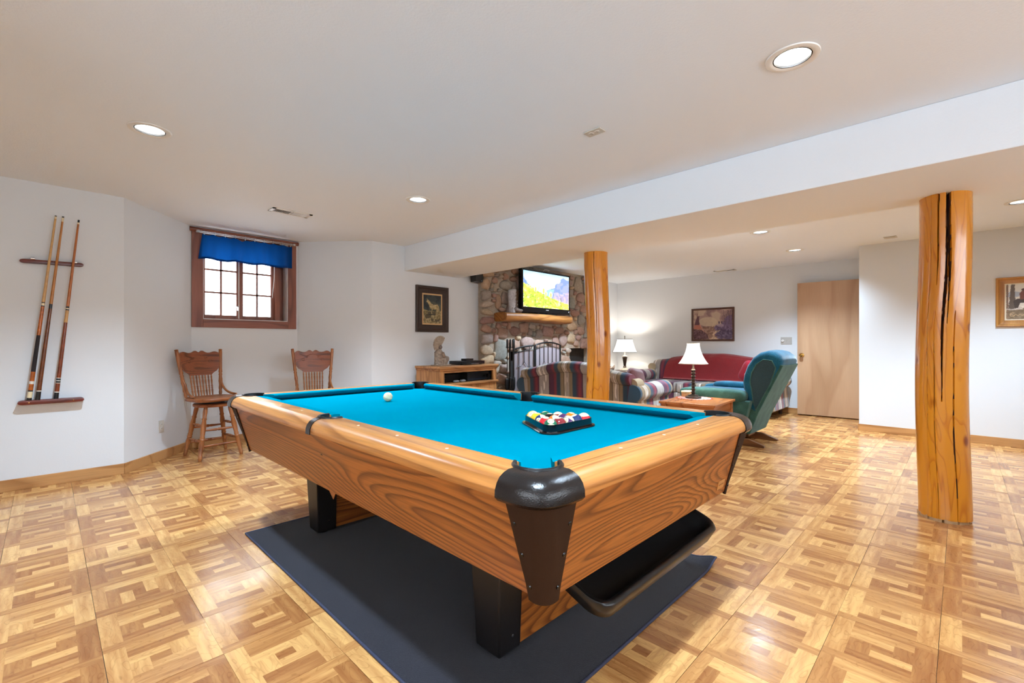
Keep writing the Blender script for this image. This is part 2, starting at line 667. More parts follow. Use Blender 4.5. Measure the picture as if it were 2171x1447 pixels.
sv, sf, sa, su = [], [], [], []
for n, (hid, d, x, y, var, turn, rx, ry, jx) in enumerate(cells):
    if n < 300 and not hid:
        if (var, turn) not in TM:
            TM[var, turn] = tile_mesh('tile', *TV[var, turn])
        instance('tile', TM[var, turn], floor, (x + jx, y + jx, 0), (rx, ry, 0))
    else:
        V, F, A, U = TV[var, turn]
        o = len(sv)
        sv += [(p[0] + x, p[1] + y, p[2]) for p in V]
        sf += [tuple(k + o for k in f) for f in F]
        sa += A
        su += U
fo = bpy.data.objects.new('tile_field', tile_mesh('tile_field', sv, sf, sa, su))
COL.objects.link(fo)
fo.parent = floor
fo['kind'] = 'stuff'

# ceiling with round holes for the can lights
CANS = [(2.288, 0.529), (0.428, 3.393), (2.27, 3.376), (5.633, 1.617), (7.04, 1.597), (6.03, -0.373), (5.66, 3.88), (0.428, 0.529)]
CR, CELL = 0.083, 0.15
mb = MB()
xs = sorted({XL - 0.1, XF + 0.1} | {x + s * CELL for x, y in CANS for s in (-1, 1)})
for a, b in zip(xs[:-1], xs[1:]):
    ys = {YN - 0.1, YW + 0.2}
    here = [c for c in CANS if c[0] - CELL < (a + b) / 2 < c[0] + CELL]
    for c in here:
        ys |= {c[1] - CELL, c[1] + CELL}
    ys = sorted(ys)
    for p, q in zip(ys[:-1], ys[1:]):
        if any(c[1] - CELL < (p + q) / 2 < c[1] + CELL for c in here):
            continue
        mb.add([(a, p, CH), (b, p, CH), (b, q, CH), (a, q, CH)], [(3, 2, 1, 0)])
# cells around the holes are cut as whole squares, so overlapping column splits are avoided
NH = 32
def sq(t):
    c, s = math.cos(t), math.sin(t)
    k = 1 / max(abs(c), abs(s))
    return c * k, s * k
for x, y in CANS:
    ring = [(x + CR * math.cos(2 * PI * k / NH), y + CR * math.sin(2 * PI * k / NH), CH) for k in range(NH)]
    out = [(x + CELL * sq(2 * PI * k / NH)[0], y + CELL * sq(2 * PI * k / NH)[1], CH) for k in range(NH)]
    mb.add(ring + out, [(k, (k + 1) % NH, NH + (k + 1) % NH, NH + k) for k in range(NH)])
mb.add([(XL - .1, YN - .1, CH + 0.2), (XF + .1, YN - .1, CH + 0.2), (XF + .1, YW + .2, CH + 0.2), (XL - .1, YW + .2, CH + 0.2)], [(0, 1, 2, 3)])
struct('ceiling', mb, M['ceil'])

# dropped beam carried by the log posts
BX0, BX1, BZ = 3.241, 4.13, 2.05
mb = MB()
mb.box(BX0, BX1, YN, YB, BZ, CH)
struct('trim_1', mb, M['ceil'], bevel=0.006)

# baseboards
def baseboard(name, p, q, mat, h=0.088, th=0.014):
    d = Vector((q[0] - p[0], q[1] - p[1], 0)).normalized()
    n = Vector((d.y, -d.x, 0)) * th
    mb = MB()
    b = [(p[0] + n.x, p[1] + n.y, 0), (q[0] + n.x, q[1] + n.y, 0), (q[0], q[1], 0), (p[0], p[1], 0)]
    mb.hexa(b, [(x, y, h) for x, y, z in b])
    return struct(name, mb, mat, bevel=0.003)
baseboard('baseboard_left', (XL, YB), BAY[0], M['trimoak'])
baseboard('baseboard_bay_left', BAY[0], BAY[1], M['trimoak'])
baseboard('baseboard_bay_window', BAY[1], BAY[2], M['trimoak'])
baseboard('baseboard_bay_right', BAY[2], BAY[3], M['trimoak'])
baseboard('baseboard_back', BAY[3], (4.45, YB), M['trimoak'])
baseboard('baseboard_far', (XF, YB), (XF, YC), M['trimoak_y'])
baseboard('baseboard_right', (XR, YC), (XR, YN), M['trimoak_y'])
baseboard('baseboard_hall', (XF, YC), (XR, YC), M['trimoak'])

# ------------------------------------------------------------------ window in the bay
win = thing('window_1', 'small slider window with reddish brown wood trim and white divided panes', None, ((WX0 + WX1) / 2, YW, WZ0), kind='structure')
FX0, FX1, FZ0, FZ1 = 1.086, 2.158, 1.29, 2.355
def tr(name, *b, z=False):
    mb = MB()
    mb.box(*b)
    return obj(name, mb, M['wintrim_z' if z else 'wintrim'], win, bevel=0.004)
tr('casing', FX0, WX0, YW - 0.018, YW, FZ0, FZ1, z=True)
tr('casing', WX1, FX1, YW - 0.018, YW, FZ0, FZ1, z=True)
tr('casing', WX0, WX1, YW - 0.018, YW, FZ0, WZ0)
tr('casing', WX0, WX1, YW - 0.018, YW, WZ1 - 0.005, FZ1)
mb = MB()
mb.tube([(FX0 - 0.02, YW - 0.022, FZ1 - 0.022), (FX1 + 0.02, YW - 0.022, FZ1 - 0.022)], 0.022, 14)
obj('head_moulding', mb, M['wintrim'], win, smooth=40)
mb = MB()
for b in ((WX0 - 0.001, WX0 + 0.006, YW - 0.004, YW + 0.14, WZ0, WZ1), (WX1 - 0.006, WX1 + 0.001, YW - 0.004, YW + 0.14, WZ0, WZ1), (WX0, WX1, YW - 0.004, YW + 0.14, WZ0 - 0.001, WZ0 + 0.008)):
    mb.box(*b)
obj('jamb_liner', mb, M['white'], win)
GX = [1.225, 1.377, 1.53, 1.602, 1.752, 1.902]
GZ = [1.432, 1.681, 1.932, 2.185]
YG = YW + 0.085
mb = MB()                                     # fixed frame of the slider
for b in ((WX0, 1.21, YG - 0.02, YG + 0.06, WZ0, WZ1), (1.935, 1.99, YG - 0.03, YG + 0.06, WZ0, WZ1), (WX0, 1.99, YG - 0.02, YG + 0.06, WZ0, 1.40), (WX0, 1.99, YG - 0.02, YG + 0.06, 2.24, WZ1), (1.99, WX1, YG + 0.055, YG + 0.06, WZ0, WZ1)):
    mb.box(*b)
obj('slider_frame', mb, M['wintrim_z'], win, bevel=0.002)
gl = NT('pane_glass')
tp = gl.n('ShaderNodeBsdfTransparent')
gs = gl.n('ShaderNodeBsdfGlossy')
gs.inputs['Roughness'].default_value = 0.02
lw = gl.n('ShaderNodeFresnel')
lw.inputs[0].default_value = 1.45
mx = gl.n('ShaderNodeMixShader')
gl.l(lw.outputs[0], mx.inputs[0])
gl.l(tp.outputs[0], mx.inputs[1])
gl.l(gs.outputs[0], mx.inputs[2])
gl.l(mx.outputs[0], gl.t.nodes['Material Output'].inputs[0])
M['pane'] = gl.m
for k in (0, 3):
    yy = YG if k == 0 else YG + 0.02
    mb = MB()
    x0, x1 = GX[k] - 0.018, GX[k + 2] + (0.018 if k == 0 else 0.035)
    if k == 3:
        x0 -= 0.03
    z0, z1 = GZ[0] - 0.034, GZ[3] + 0.06
    for b in ((x0, GX[k], yy - .012, yy + .012, z0, z1), (GX[k + 2], x1, yy - .012, yy + .012, z0, z1), (GX[k], GX[k + 2], yy - .012, yy + .012, z0, GZ[0]), (GX[k], GX[k + 2], yy - .012, yy + .012, GZ[3], z1)):
        mb.box(*b)
    sash = obj('sash', mb, M['wintrim_z'], win, bevel=0.002)
    for b in ((GX[k + 1] - .009, GX[k + 1] + .009, yy - .010, yy + .010, GZ[0], GZ[3]), (GX[k], GX[k + 2], yy - .010, yy + .010, GZ[1] - .009, GZ[1] + .009), (GX[k], GX[k + 2], yy - .010, yy + .010, GZ[2] - .009, GZ[2] + .009)):
        mb = MB()
        mb.box(*b)
        obj('muntin', mb, M['wintrim_z'], sash)
    for a in (0, 1):
        for c in range(3):
            mb = MB()
            mb.add([(GX[k + a], yy, GZ[c]), (GX[k + a + 1], yy, GZ[c]), (GX[k + a + 1], yy, GZ[c + 1]), (GX[k + a], yy, GZ[c + 1])], [(0, 1, 2, 3)])
            obj('pane', mb, M['pane'], sash)
mb = MB()
mb.box(1.548, 1.556, YG - 0.02, YG - 0.006, WZ0 + 0.02, 2.22)
obj('sash_rail', mb, M['white'], win)
mb = MB()
mb.lathe([(0.0, 0), (0.012, 0.002), (0.012, 0.01), (0.004, 0.016)], (1.54, YG - 0.026, 1.53), 10, 'y')
mb.box(1.532, 1.545, YG - 0.03, YG - 0.022, 1.49, 1.53)
obj('latch', mb, M['chrome'], win, smooth=40)
mb = MB()
mb.tube([(1.93, YG - 0.035, 2.2), (1.925, YG - 0.035, 1.9), (1.905, YG - 0.035, 1.66)], 0.0035, 6)
obj('tilt_wand', mb, M['white'], win)

for nm, lab, axis, c, (a, b, z0, z1) in (('fill_window_2', 'wide two pane window behind the camera', 'y', YN, W2), ('fill_window_3', 'second added two pane fill window behind the camera', 'x', XL, W3)):  # unseen windows, added to bring fill daylight into the room
    wn = thing(nm, lab, None, ((a + b) / 2, c, z0) if axis == 'y' else (c, (a + b) / 2, z0), kind='structure')
    def bxw(name, mat, p, q, r, s_, d0, d1):
        mb = MB()
        if axis == 'y':
            mb.box(p, q, c - d1, c - d0, r, s_)
        else:
            mb.box(c - d1, c - d0, p, q, r, s_)
        return obj(name, mb, mat, wn)
    m_ = (a + b) / 2
    for p, q, r, s_ in ((a, a + .06, z0, z1), (b - .06, b, z0, z1), (a, b, z0, z0 + .06), (a, b, z1 - .06, z1), (m_ - .04, m_ + .04, z0, z1)):
        bxw('frame', M['wintrim_z'], p, q, r, s_, 0.05, 0.10)
    for p, q in ((a + .06, m_ - .04), (m_ + .04, b - .06)):
        bxw('pane', M['pane'], p, q, z0 + .06, z1 - .06, 0.074, 0.076)

# ------------------------------------------------------------------ door leaf standing open against the far wall
dr = thing('door_1', 'plain flat birch door with a brass knob standing open by the far wall', None, (8.27, 1.45, 0), kind='structure')
mb = MB()
p, q = (8.235, 1.835), (8.30, 1.035)
d = Vector((q[0] - p[0], q[1] - p[1])).normalized()
n = Vector((-d.y, d.x)) * 0.035
b = [(p[0], p[1], 0.016), (q[0], q[1], 0.016), (q[0] + n.x, q[1] + n.y, 0.016), (p[0] + n.x, p[1] + n.y, 0.016)]
mb.hexa(b, [(x, y, 2.055) for x, y, z in b])
obj('door_leaf', mb, M['doorwood'], dr, bevel=0.002)
mb = MB()
mb.lathe([(0.0, 0.001), (0.032, 0.001), (0.03, -0.008), (0.012, -0.012), (0.011, -0.03), (0.024, -0.038), (0.029, -0.052), (0.024, -0.064), (0.0, -0.068)], (8.238, 1.775, 0.935), 20, 'x')
obj('door_knob', mb, M['brass'], dr, smooth=50)
# ------------------------------------------------------------------ pool table
def felt(name, c):
    t = NT(name)
    v = t.noise(t.coords(), 420, 2)
    lo = t.noise(t.coords(), 3.0, 2)
    dk = tuple(x * 0.90 for x in c[:3]) + (1,)
    t.col(t.mix(t.ramp(lo, [(0.35, (0, 0, 0, 1)), (0.65, (1, 1, 1, 1))]), t.ramp(v, [(0.3, dk), (0.7, c)]), c))
    t.set(rough=1.0, spec=0.0)
    t.bump(v, 0.15, 0.001)
    return t.m
M['felt'] = felt('blue_felt', rgb(0, 120, 142))
OAK1, OAK2 = rgb(176, 104, 43), rgb(114, 56, 18)
M['oak_x'] = wood('oak_laminate_x', OAK1, OAK2, 0, 50, 0.34, 2.6, 0.38, 0.3, lw=0.45)
M['oak_y'] = wood('oak_laminate_y', OAK1, OAK2, 1, 50, 0.34, 2.6, 0.38, 0.3, lw=0.45, off=2.3)
RAIL1, RAIL2 = rgb(204, 138, 74), rgb(164, 102, 48)
M['rail_x'] = wood('rail_oak_x', RAIL1, RAIL2, 0, 18, 0.4, 5.0, 0.28, 0.2, lw=0.4, off=1.1)
M['rail_y'] = wood('rail_oak_y', RAIL1, RAIL2, 1, 18, 0.4, 5.0, 0.28, 0.2, lw=0.4, off=4.2)
M['capbrown'] = plain('dark_bronze_cap', rgb(24, 19, 18), 0.2, noise=0.15, nscale=300, bump=0.35, bd=0.002)
M['stripbrown'] = plain('dark_brown_vinyl', rgb(48, 29, 18), 0.7, spec=0.2, noise=0.12, nscale=400, bump=0.3, bd=0.001)
M['legblack'] = plain('leg_black', rgb(22, 20, 22), 0.4, noise=0.1, nscale=300, bump=0.2, bd=0.001)
M['trayblack'] = plain('tray_black', rgb(26, 25, 26), 0.3, noise=0.1, nscale=300, bump=0.15, bd=0.001)
M['pearl'] = plain('pearl_sight', rgb(238, 222, 196), 0.3)

TXI0, TXI1, TYI0, TYI1 = 0.907, 2.160, 0.795, 3.170       # inner edge of the wood rails
RW = 0.125                                                 # rail width
TXO0, TXO1, TYO0, TYO1 = TXI0 - RW, TXI1 + RW, TYI0 - RW, TYI1 + RW
RT, BED = 0.791, 0.750
TC = ((TXO0 + TXO1) / 2, (TYO0 + TYO1) / 2)
tbl = thing('pool_table', 'oak pool table with bright blue felt standing on a dark rug', 'pool table', (TC[0], TC[1], 0))

POCK = []
for sx in (0, 1):
    for sy in (0, 1):
        POCK.append(((TXI0 + 0.010, TXI1 - 0.010)[sx], (TYI0 + 0.010, TYI1 - 0.010)[sy], (-1, 1)[sx], (-1, 1)[sy]))
for sx in (0, 1):
    POCK.append(((TXI0 - 0.012, TXI1 + 0.012)[sx], TC[1], (-1, 1)[sx], 0))
PR = 0.060
cut = MB()
for x, y, a, b in POCK:
    cut.lathe([(PR, BED - 0.2), (PR, RT + 0.1)], (x, y, 0), 32)
cutter = obj('cutter', cut, M['black'])
def carve(o):
    md = o.modifiers.new('cut', 'BOOLEAN')
    md.operation = 'DIFFERENCE'
    md.solver = 'EXACT'
    md.object = cutter
    bpy.context.view_layer.update()
    dg = bpy.context.evaluated_depsgraph_get()
    me = bpy.data.meshes.new_from_object(o.evaluated_get(dg))
    o.modifiers.clear()
    old = o.data
    o.data = me
    bpy.data.meshes.remove(old)

mb = MB()
mb.box(TXI0 - 0.02, TXI1 + 0.02, TYI0 - 0.02, TYI1 + 0.02, BED - 0.03, BED)
bed = obj('bed_cloth', mb, M['felt'], tbl)
carve(bed)

# wood rails: profile (d outward from inner edge, z)
RP = [(0.0, RT - 0.075), (0.0, RT - 0.001), (0.002, RT), (0.078, RT), (0.094, RT - 0.004), (0.108, RT - 0.012), (0.118, RT - 0.024), (0.1235, RT - 0.038), (0.125, RT - 0.052), (0.121, RT - 0.060), (0.10, RT - 0.066), (0.06, RT - 0.075)]
def rail(axis, side, a, b):
    def P(d, z, t):
        if axis == 'y':
            return ((TXI0 - d) if side < 0 else (TXI1 + d), t, z)
        return (t, (TYI0 - d) if side < 0 else (TYI1 + d), z)
    mb = MB()
    mb.loft([[P(d, z, a) for d, z in RP], [P(d, z, b) for d, z in RP]])
    o = obj('rail', mb, M['rail_' + axis], tbl, smooth=35)
    carve(o)
    bm = bmesh.new()
    bm.from_mesh(o.data)
    for e in bm.edges:
        if len(e.link_faces) == 2:
            e.smooth = e.calc_face_angle(0) < math.radians(35)
    bm.to_mesh(o.data)
    bm.free()
CRN = 0.055                       # where the corner caps take over, measured outward-in from inner corner
for s in (-1, 1):
    rail('y', s, TYI0 + CRN - 0.055, TC[1])
    rail('y', s, TC[1], TYI1 - CRN + 0.055)
    rail('x', s, TXI0, TXI1)
# corner caps: quarter sweep of the rail profile, a little proud of the rails
CP = [(0.004, RT - 0.07), (0.004, RT + 0.001), (0.02, RT + 0.003), (0.08, RT + 0.003), (0.097, RT - 0.002), (0.112, RT - 0.011), (0.122, RT - 0.024), (0.128, RT - 0.040), (0.129, RT - 0.058), (0.120, RT - 0.068), (0.06, RT - 0.072)]
for sx in (-1, 1):
    for sy in (-1, 1):
        cxn, cyn = (TXI0 if sx < 0 else TXI1), (TYI0 if sy < 0 else TYI1)
        mb = MB()
        rings = []
        steps = [(-1, 0.030), (-1, 0.0)] + [(k / 14, 0) for k in range(1, 14)] + [(2, 0.0), (2, 0.030)]
        for t, e in steps:
            ring = []
            for d, z in CP:
                if t == -1:
                    px_, py_ = (e, -d)
                elif t == 2:
                    px_, py_ = (-d, e)
                else:
                    an = -PI / 2 - t * PI / 2
                    # superellipse corner: bulges toward the square corner
                    c_, s_ = math.cos(an), math.sin(an)
                    k_ = (abs(c_) ** 2.9 + abs(s_) ** 2.9) ** (-1 / 2.9)
                    px_, py_ = c_ * d * k_, s_ * d * k_
                ring.append((cxn + (px_ if sx < 0 else -px_), cyn + (py_ if sy < 0 else -py_), z))
            rings.append(ring)
        mb.loft(rings)
        o = obj('corner_cap', mb, M['capbrown'], tbl, smooth=50)
        carve(o)
        bm = bmesh.new()
        bm.from_mesh(o.data)
        for f in bm.faces:
            f.smooth = True
        for e in bm.edges:
            if len(e.link_faces) == 2:
                e.smooth = e.calc_face_angle(0) < math.radians(45)
        bm.to_mesh(o.data)
        bm.free()
bpy.data.objects.remove(cutter)

# pockets: bucket + C shaped liner
for x, y, a, b in POCK:
    mb = MB()
    rings = []
    for r, z in ((PR - 0.001, BED - 0.002), (PR - 0.002, BED - 0.12), (0.001, BED - 0.125)):
        rings.append([(x + r * math.cos(2 * PI * k / 28), y + r * math.sin(2 * PI * k / 28), z) for k in range(28)])
    mb.loft(rings, cap=False)
    pk = obj('pocket', mb, M['black'], tbl, smooth=60)
    ang = math.atan2(b, a)
    half = math.radians(112 if b else 95)
    mb = MB()
    rings = []
    prof = [(PR - 0.001, BED - 0.01), (PR - 0.001, RT + 0.006), (PR + 0.006, RT + 0.008), (PR + 0.010, RT + 0.003), (PR + 0.010, RT - 0.002), (PR, RT - 0.004), (PR, BED - 0.01)]
    for k in range(25):
        t = ang - half + 2 * half * k / 24
        rings.append([(x + r * math.cos(t), y + r * math.sin(t), z) for r, z in prof])
    mb.loft(rings)
    obj('pocket_liner', mb, M['black'], pk, smooth=50)
    if b == 0:                                   # strap over the rail at a side pocket
        mb = MB()
        SP = [(0.055, RT - 0.002), (0.055, RT + 0.003), (0.08, RT + 0.003), (0.097, RT - 0.002), (0.112, RT - 0.011), (0.122, RT - 0.024), (0.128, RT - 0.040), (0.1295, RT - 0.062), (0.1255, RT - 0.062), (0.1245, RT - 0.040), (0.118, RT - 0.026), (0.108, RT - 0.013), (0.094, RT - 0.005), (0.078, RT - 0.001)]
        rr = []
        for w in (-0.021, 0.021):
            rr.append([((TXI0 - d) if a < 0 else (TXI1 + d), y + w, z) for d, z in SP])
        mb.loft(rr)
        obj('pocket_strap', mb, M['capbrown'], tbl, smooth=50)

# cushions (nose 50 mm inside the rail) with mitred ends
CU = [(0.0, RT - 0.001), (-0.03, RT - 0.0015), (-0.048, RT - 0.004), (-0.051, RT - 0.010), (-0.040, RT - 0.022), (-0.018, BED + 0.0005), (0.0, BED + 0.0005)]
def cushion(axis, side, a, b, ma, mbv):
    rings = []
    for t, m in ((a, ma), (b, -mbv)):
        ring = []
        for d, z in CU:
            tt = t + m * (-d)
            if axis == 'y':
                ring.append(((TXI0 - d) if side < 0 else (TXI1 + d), tt, z))
            else:
                ring.append((tt, (TYI0 - d) if side < 0 else (TYI1 + d), z))
        rings.append(ring)
    mb = MB()
    mb.loft(rings)
    obj('cushion', mb, M['felt'], tbl, smooth=50)
for s in (-1, 1):
    cushion('y', s, TYI0 + 0.062, TC[1] - 0.058, 1.0, 0.35)
    cushion('y', s, TC[1] + 0.058, TYI1 - 0.062, 0.35, 1.0)
    cushion('x', s, TXI0 + 0.062, TXI1 - 0.062, 1.0, 1.0)

# sights
def sight(x, y):
    mb = MB()
    mb.lathe([(0.0, RT - 0.001), (0.0055, RT - 0.001), (0.0055, RT + 0.0005), (0.0, RT + 0.0008)], (x, y, 0), 12)
    obj('sight', mb, M['pearl'], tbl)
SD = 0.043
for k in (1, 2, 3, 5, 6, 7):
    y = TYI0 + 0.05 + (TYI1 - TYI0 - 0.1) * k / 8
    sight(TXI0 - SD, y)
    sight(TXI1 + SD, y)
for k in (1, 2, 3):
    x = TXI0 + 0.05 + (TXI1 - TXI0 - 0.1) * k / 4
    sight(x, TYI0 - SD)
    sight(x, TYI1 + SD)

# tapered skirt panels
ZB, ZT = 0.455, 0.742
BX_0, BX_1, BY_0, BY_1 = 0.890, 2.170, 0.757, 3.205
TX_0, TX_1, TY_0, TY_1 = 0.806, 2.260, 0.690, 3.275
def skirt(mat, bo, to, n):
    mb = MB()
    off = Vector(n) * 0.02
    e = (Vector(bo[1]) - Vector(bo[0])).normalized() * 0.035
    bo = [tuple(Vector(bo[0]) + e), tuple(Vector(bo[1]) - e)]
    to = [tuple(Vector(to[0]) + e), tuple(Vector(to[1]) - e)]
    b4 = [bo[0], bo[1], tuple(Vector(bo[1]) + off), tuple(Vector(bo[0]) + off)]
    t4 = [to[0], to[1], tuple(Vector(to[1]) + off), tuple(Vector(to[0]) + off)]
    mb.hexa(b4, t4)
    return obj('skirt_panel', mb, mat, tbl)
sk_left = skirt(M['oak_y'], [(BX_0, BY_1, ZB), (BX_0, BY_0, ZB)], [(TX_0, TY_1, ZT), (TX_0, TY_0, ZT)], (1, 0, 0))
sk_near = skirt(M['oak_x'], [(BX_0, BY_0, ZB), (BX_1, BY_0, ZB)], [(TX_0, TY_0, ZT), (TX_1, TY_0, ZT)], (0, 1, 0))
skirt(M['oak_y'], [(BX_1, BY_0, ZB), (BX_1, BY_1, ZB)], [(TX_1, TY_0, ZT), (TX_1, TY_1, ZT)], (-1, 0, 0))
skirt(M['oak_x'], [(BX_1, BY_1, ZB), (BX_0, BY_1, ZB)], [(TX_1, TY_1, ZT), (TX_0, TY_1, ZT)], (0, -1, 0))
mb = MB()
mb.box(BX_0 + 0.02, BX_1 - 0.02, BY_0 + 0.02, BY_1 - 0.02, ZB + 0.03, BED - 0.13)
obj('frame', mb, M['legblack'], tbl)
# bolt, chip and maker's plate on the skirts
mb = MB()
mb.lathe([(0.0, 0.012), (0.006, 0.012), (0.006, -0.001), (0.0, -0.002)], (0.853, 1.45, 0.60), 10, 'x')
obj('bolt', mb, M['black'], sk_left)
mb = MB()
mb.add([(0.889, 2.02, ZB), (0.889, 1.96, ZB), (0.887, 1.975, ZB - 0.028), (0.892, 2.02, ZB), (0.892, 1.96, ZB), (0.890, 1.975, ZB - 0.028)], [(0, 1, 2), (5, 4, 3), (0, 3, 4, 1), (1, 4, 5, 2), (2, 5, 3, 0)])
obj('veneer_splinter', mb, M['oak_y'], sk_left)
def near_face(x, z, o):
    t = (z - ZB) / (ZT - ZB)
    return (x, BY_0 + (TY_0 - BY_0) * t - o, z)
mb = MB()
pq = [near_face(2.01, 0.485, 0.0002), near_face(2.085, 0.485, 0.0002), near_face(2.085, 0.525, 0.0002), near_face(2.01, 0.525, 0.0002)]
mb.hexa(pq, [(x, y - 0.002, z) for x, y, z in pq])
pl = obj('maker_plate', mb, plain('plate_brown', rgb(186, 128, 70), 0.35), sk_near)
for k in range(4):
    mb = MB()
    x = 2.022 + k * 0.014
    pq = [near_face(x, 0.502, 0.0024), near_face(x + 0.009, 0.502, 0.0024), near_face(x + 0.009, 0.508, 0.0024), near_face(x, 0.508, 0.0024)]
    mb.add(pq, [(0, 1, 2, 3)])
    obj('plate_mark', mb, plain('plate_mark', rgb(110, 66, 30), 0.5), sk_near)

# corner strips with screws
def strip(sx, sy):
    def cx(t):
        return (BX_0 + (TX_0 - BX_0) * t) if sx < 0 else (BX_1 + (TX_1 - BX_1) * t)
    def cy(t):
        return (BY_0 + (TY_0 - BY_0) * t) if sy < 0 else (BY_1 + (TY_1 - BY_1) * t)
    mb = MB()
    rings = []
    NZ, NA = 8, 9
    pos = {}
    for i in range(NZ + 1):
        t = i / NZ
        w = 0.052 + (0.128 - 0.052) * t
        x, y = cx(t), cy(t)
        z = ZB + (ZT - 0.006 - ZB) * t
        R = 0.045
        pts = [(w, 0.004), (w, -0.004)]
        for k in range(NA + 1):
            an = k / NA * PI / 2
            pts.append((R - (R + 0.004) * math.sin(an), R - (R + 0.004) * math.cos(an)))
        pts += [(-0.004, w), (0.004, w), (0.004, R)]
        pts += [(R, 0.004)]
        ring = []
        for u, v in pts:
            drop = 0.022 * (1 - t) ** 6 * max(0, 1 - (u + v) / (2 * w + 0.001)) * (1 if i == 0 else 0)
            ring.append((x + (u if sx < 0 else -u), y + (v if sy < 0 else -v), z - drop))
        rings.append(ring)
        pos[i] = (x, y, z, w)
    mb.loft(rings)
    st = obj('corner_strip', mb, M['stripbrown'], tbl, smooth=50)
    for t in (0.10, 0.42, 0.72):
        w = 0.052 + (0.128 - 0.052) * t
        x, y, z = cx(t), cy(t), ZB + (ZT - ZB) * t
        for which in (0, 1):
            mb = MB()
            pr = [(0.0, 0.0), (0.006, 0.0), (0.006, 0.002), (0.003, 0.004), (0.0, 0.004)]
            u, v = (w - 0.013, -0.004) if which == 0 else (-0.004, w - 0.013)
            px_, py_ = x + (u if sx < 0 else -u), y + (v if sy < 0 else -v)
            sg = (sy if which == 0 else sx)
            mb.lathe([(r, h * sg) for r, h in pr], (px_, py_, z), 10, 'y' if which == 0 else 'x')
            obj('screw', mb, M['blackgloss'], st)
for sx in (-1, 1):
    for sy in (-1, 1):
        strip(sx, sy)

# pedestals
LX = [(1.098, 1.205, -1), (1.863, 1.970, 1)]
for y0, y1 in ((1.140, 1.262), (2.640, 2.762)):
    for x0, x1, s in LX:
        mb = MB()
        e0 = -0.022 if s < 0 else 0.0
        e1 = 0.022 if s > 0 else 0.0
        mb.hexa([(x0, y0, 0.022), (x1, y0, 0.022), (x1, y1, 0.022), (x0, y1, 0.022)], [(x0 + e0, y0 - 0.02, ZB + 0.04), (x1 + e1, y0 - 0.02, ZB + 0.04), (x1 + e1, y1 + 0.02, ZB + 0.04), (x0 + e0, y1 + 0.02, ZB + 0.04)])
        lg = obj('leg', mb, M['legblack'], tbl, bevel=0.006)
        mb = MB()
        mb.lathe([(0.0, 0.008), (0.034, 0.008), (0.034, 0.016), (0.014, 0.022), (0.014, 0.03), (0, 0.03)], ((x0 + x1) / 2, (y0 + y1) / 2, 0), 16)
        obj('leveller', mb, M['black'], lg, smooth=40)
        for dz in (0.08, 0.40):
            mb = MB()
            mb.lathe([(0.0, -0.004), (0.006, -0.003), (0.006, 0.01), (0, 0.01)], (x0 + 0.06, y0 - 0.02 * (dz / 0.5), dz), 8, 'y')
            obj('screw', mb, M['chrome'], lg)
    mb = MB()
    mb.box(1.200, 1.868, y0 + 0.004, y1 - 0.01, 0.03, ZB + 0.04)
    obj('base_panel', mb, M['oak_x'], tbl)

# ball return tray under the near end
mb = MB()
def tray_ring(x0, x1, y0, y1, R, z0, z1, n=6):
    pts = []
    for cx_, cy_, a0 in ((x1 - R, y1 - R, 0), (x0 + R, y1 - R, 90), (x0 + R, y0 + R, 180), (x1 - R, y0 + R, 270)):
        for k in range(n + 1):
            a = math.radians(a0 + 90 * k / n)
            X, Y = cx_ + R * math.cos(a), cy_ + R * math.sin(a)
            t = (Y - y0) / (y1 - y0)
            pts.append((X, Y, z0 + (z1 - z0) * t))
    return pts
tr_ = [tray_ring(1.165, 1.935, 0.79, 0.985, 0.05, 0.292, 0.385), tray_ring(1.125, 1.965, 0.745, 1.00, 0.06, 0.302, 0.40), tray_ring(1.105, 1.985, 0.722, 1.01, 0.065, 0.345, 0.45),
       tray_ring(1.108, 1.982, 0.726, 1.01, 0.063, 0.356, 0.46), tray_ring(1.120, 1.970, 0.738, 1.005, 0.058, 0.358, 0.462), tray_ring(1.133, 1.957, 0.752, 0.995, 0.05, 0.350, 0.452),
       tray_ring(1.142, 1.948, 0.762, 0.99, 0.05, 0.318, 0.415), tray_ring(1.175, 1.925, 0.80, 0.98, 0.04, 0.304, 0.397)]
mb.loft(tr_)
obj('ball_return_tray', mb, M['trayblack'], tbl, smooth=60)

# ------------------------------------------------------------------ rug under the table
def rugmat():
    t = NT('navy_rug')
    v = t.noise(t.coords(), 500, 2)
    lo = t.noise(t.coords(), 4, 3)
    t.col(t.mix(t.ramp(lo, [(0.3, (0, 0, 0, 1)), (0.7, (1, 1, 1, 1))]), t.ramp(v, [(0.3, rgb(18, 18, 25)), (0.7, rgb(44, 43, 54))]), t.ramp(v, [(0.3, rgb(21, 21, 28)), (0.7, rgb(48, 47, 57))])))
    t.set(rough=1.0, spec=0.05, sheen=0.2)
    t.bump(v, 0.6, 0.003)
    return t.m
M['rug'] = rugmat()
M['rugbind'] = plain('rug_binding', rgb(52, 56, 78), 0.8, noise=0.2, nscale=200)
RX0, RX1, RY0, RY1 = 0.818, 2.37, 0.885, 2.985
rug = thing('rug', 'dark navy low pile rug lying flat under the pool table', 'rug', ((RX0 + RX1) / 2, (RY0 + RY1) / 2, 0))
def rugz(x, y):
    lift = 0.03 * math.exp(-(((x - RX1) / 0.07) ** 2 + ((y - RY0) / 0.07) ** 2))
    return 0.0075 + lift
mb = MB()
mb.grid(lambda a, b: (RX0 + (RX1 - RX0) * a, RY0 + (RY1 - RY0) * b, rugz(RX0 + (RX1 - RX0) * a, RY0 + (RY1 - RY0) * b)), 70, 90)
mb.grid(lambda a, b: (RX0 + (RX1 - RX0) * a, RY0 + (RY1 - RY0) * b, rugz(RX0 + (RX1 - RX0) * a, RY0 + (RY1 - RY0) * b) - 0.006), 70, 90)
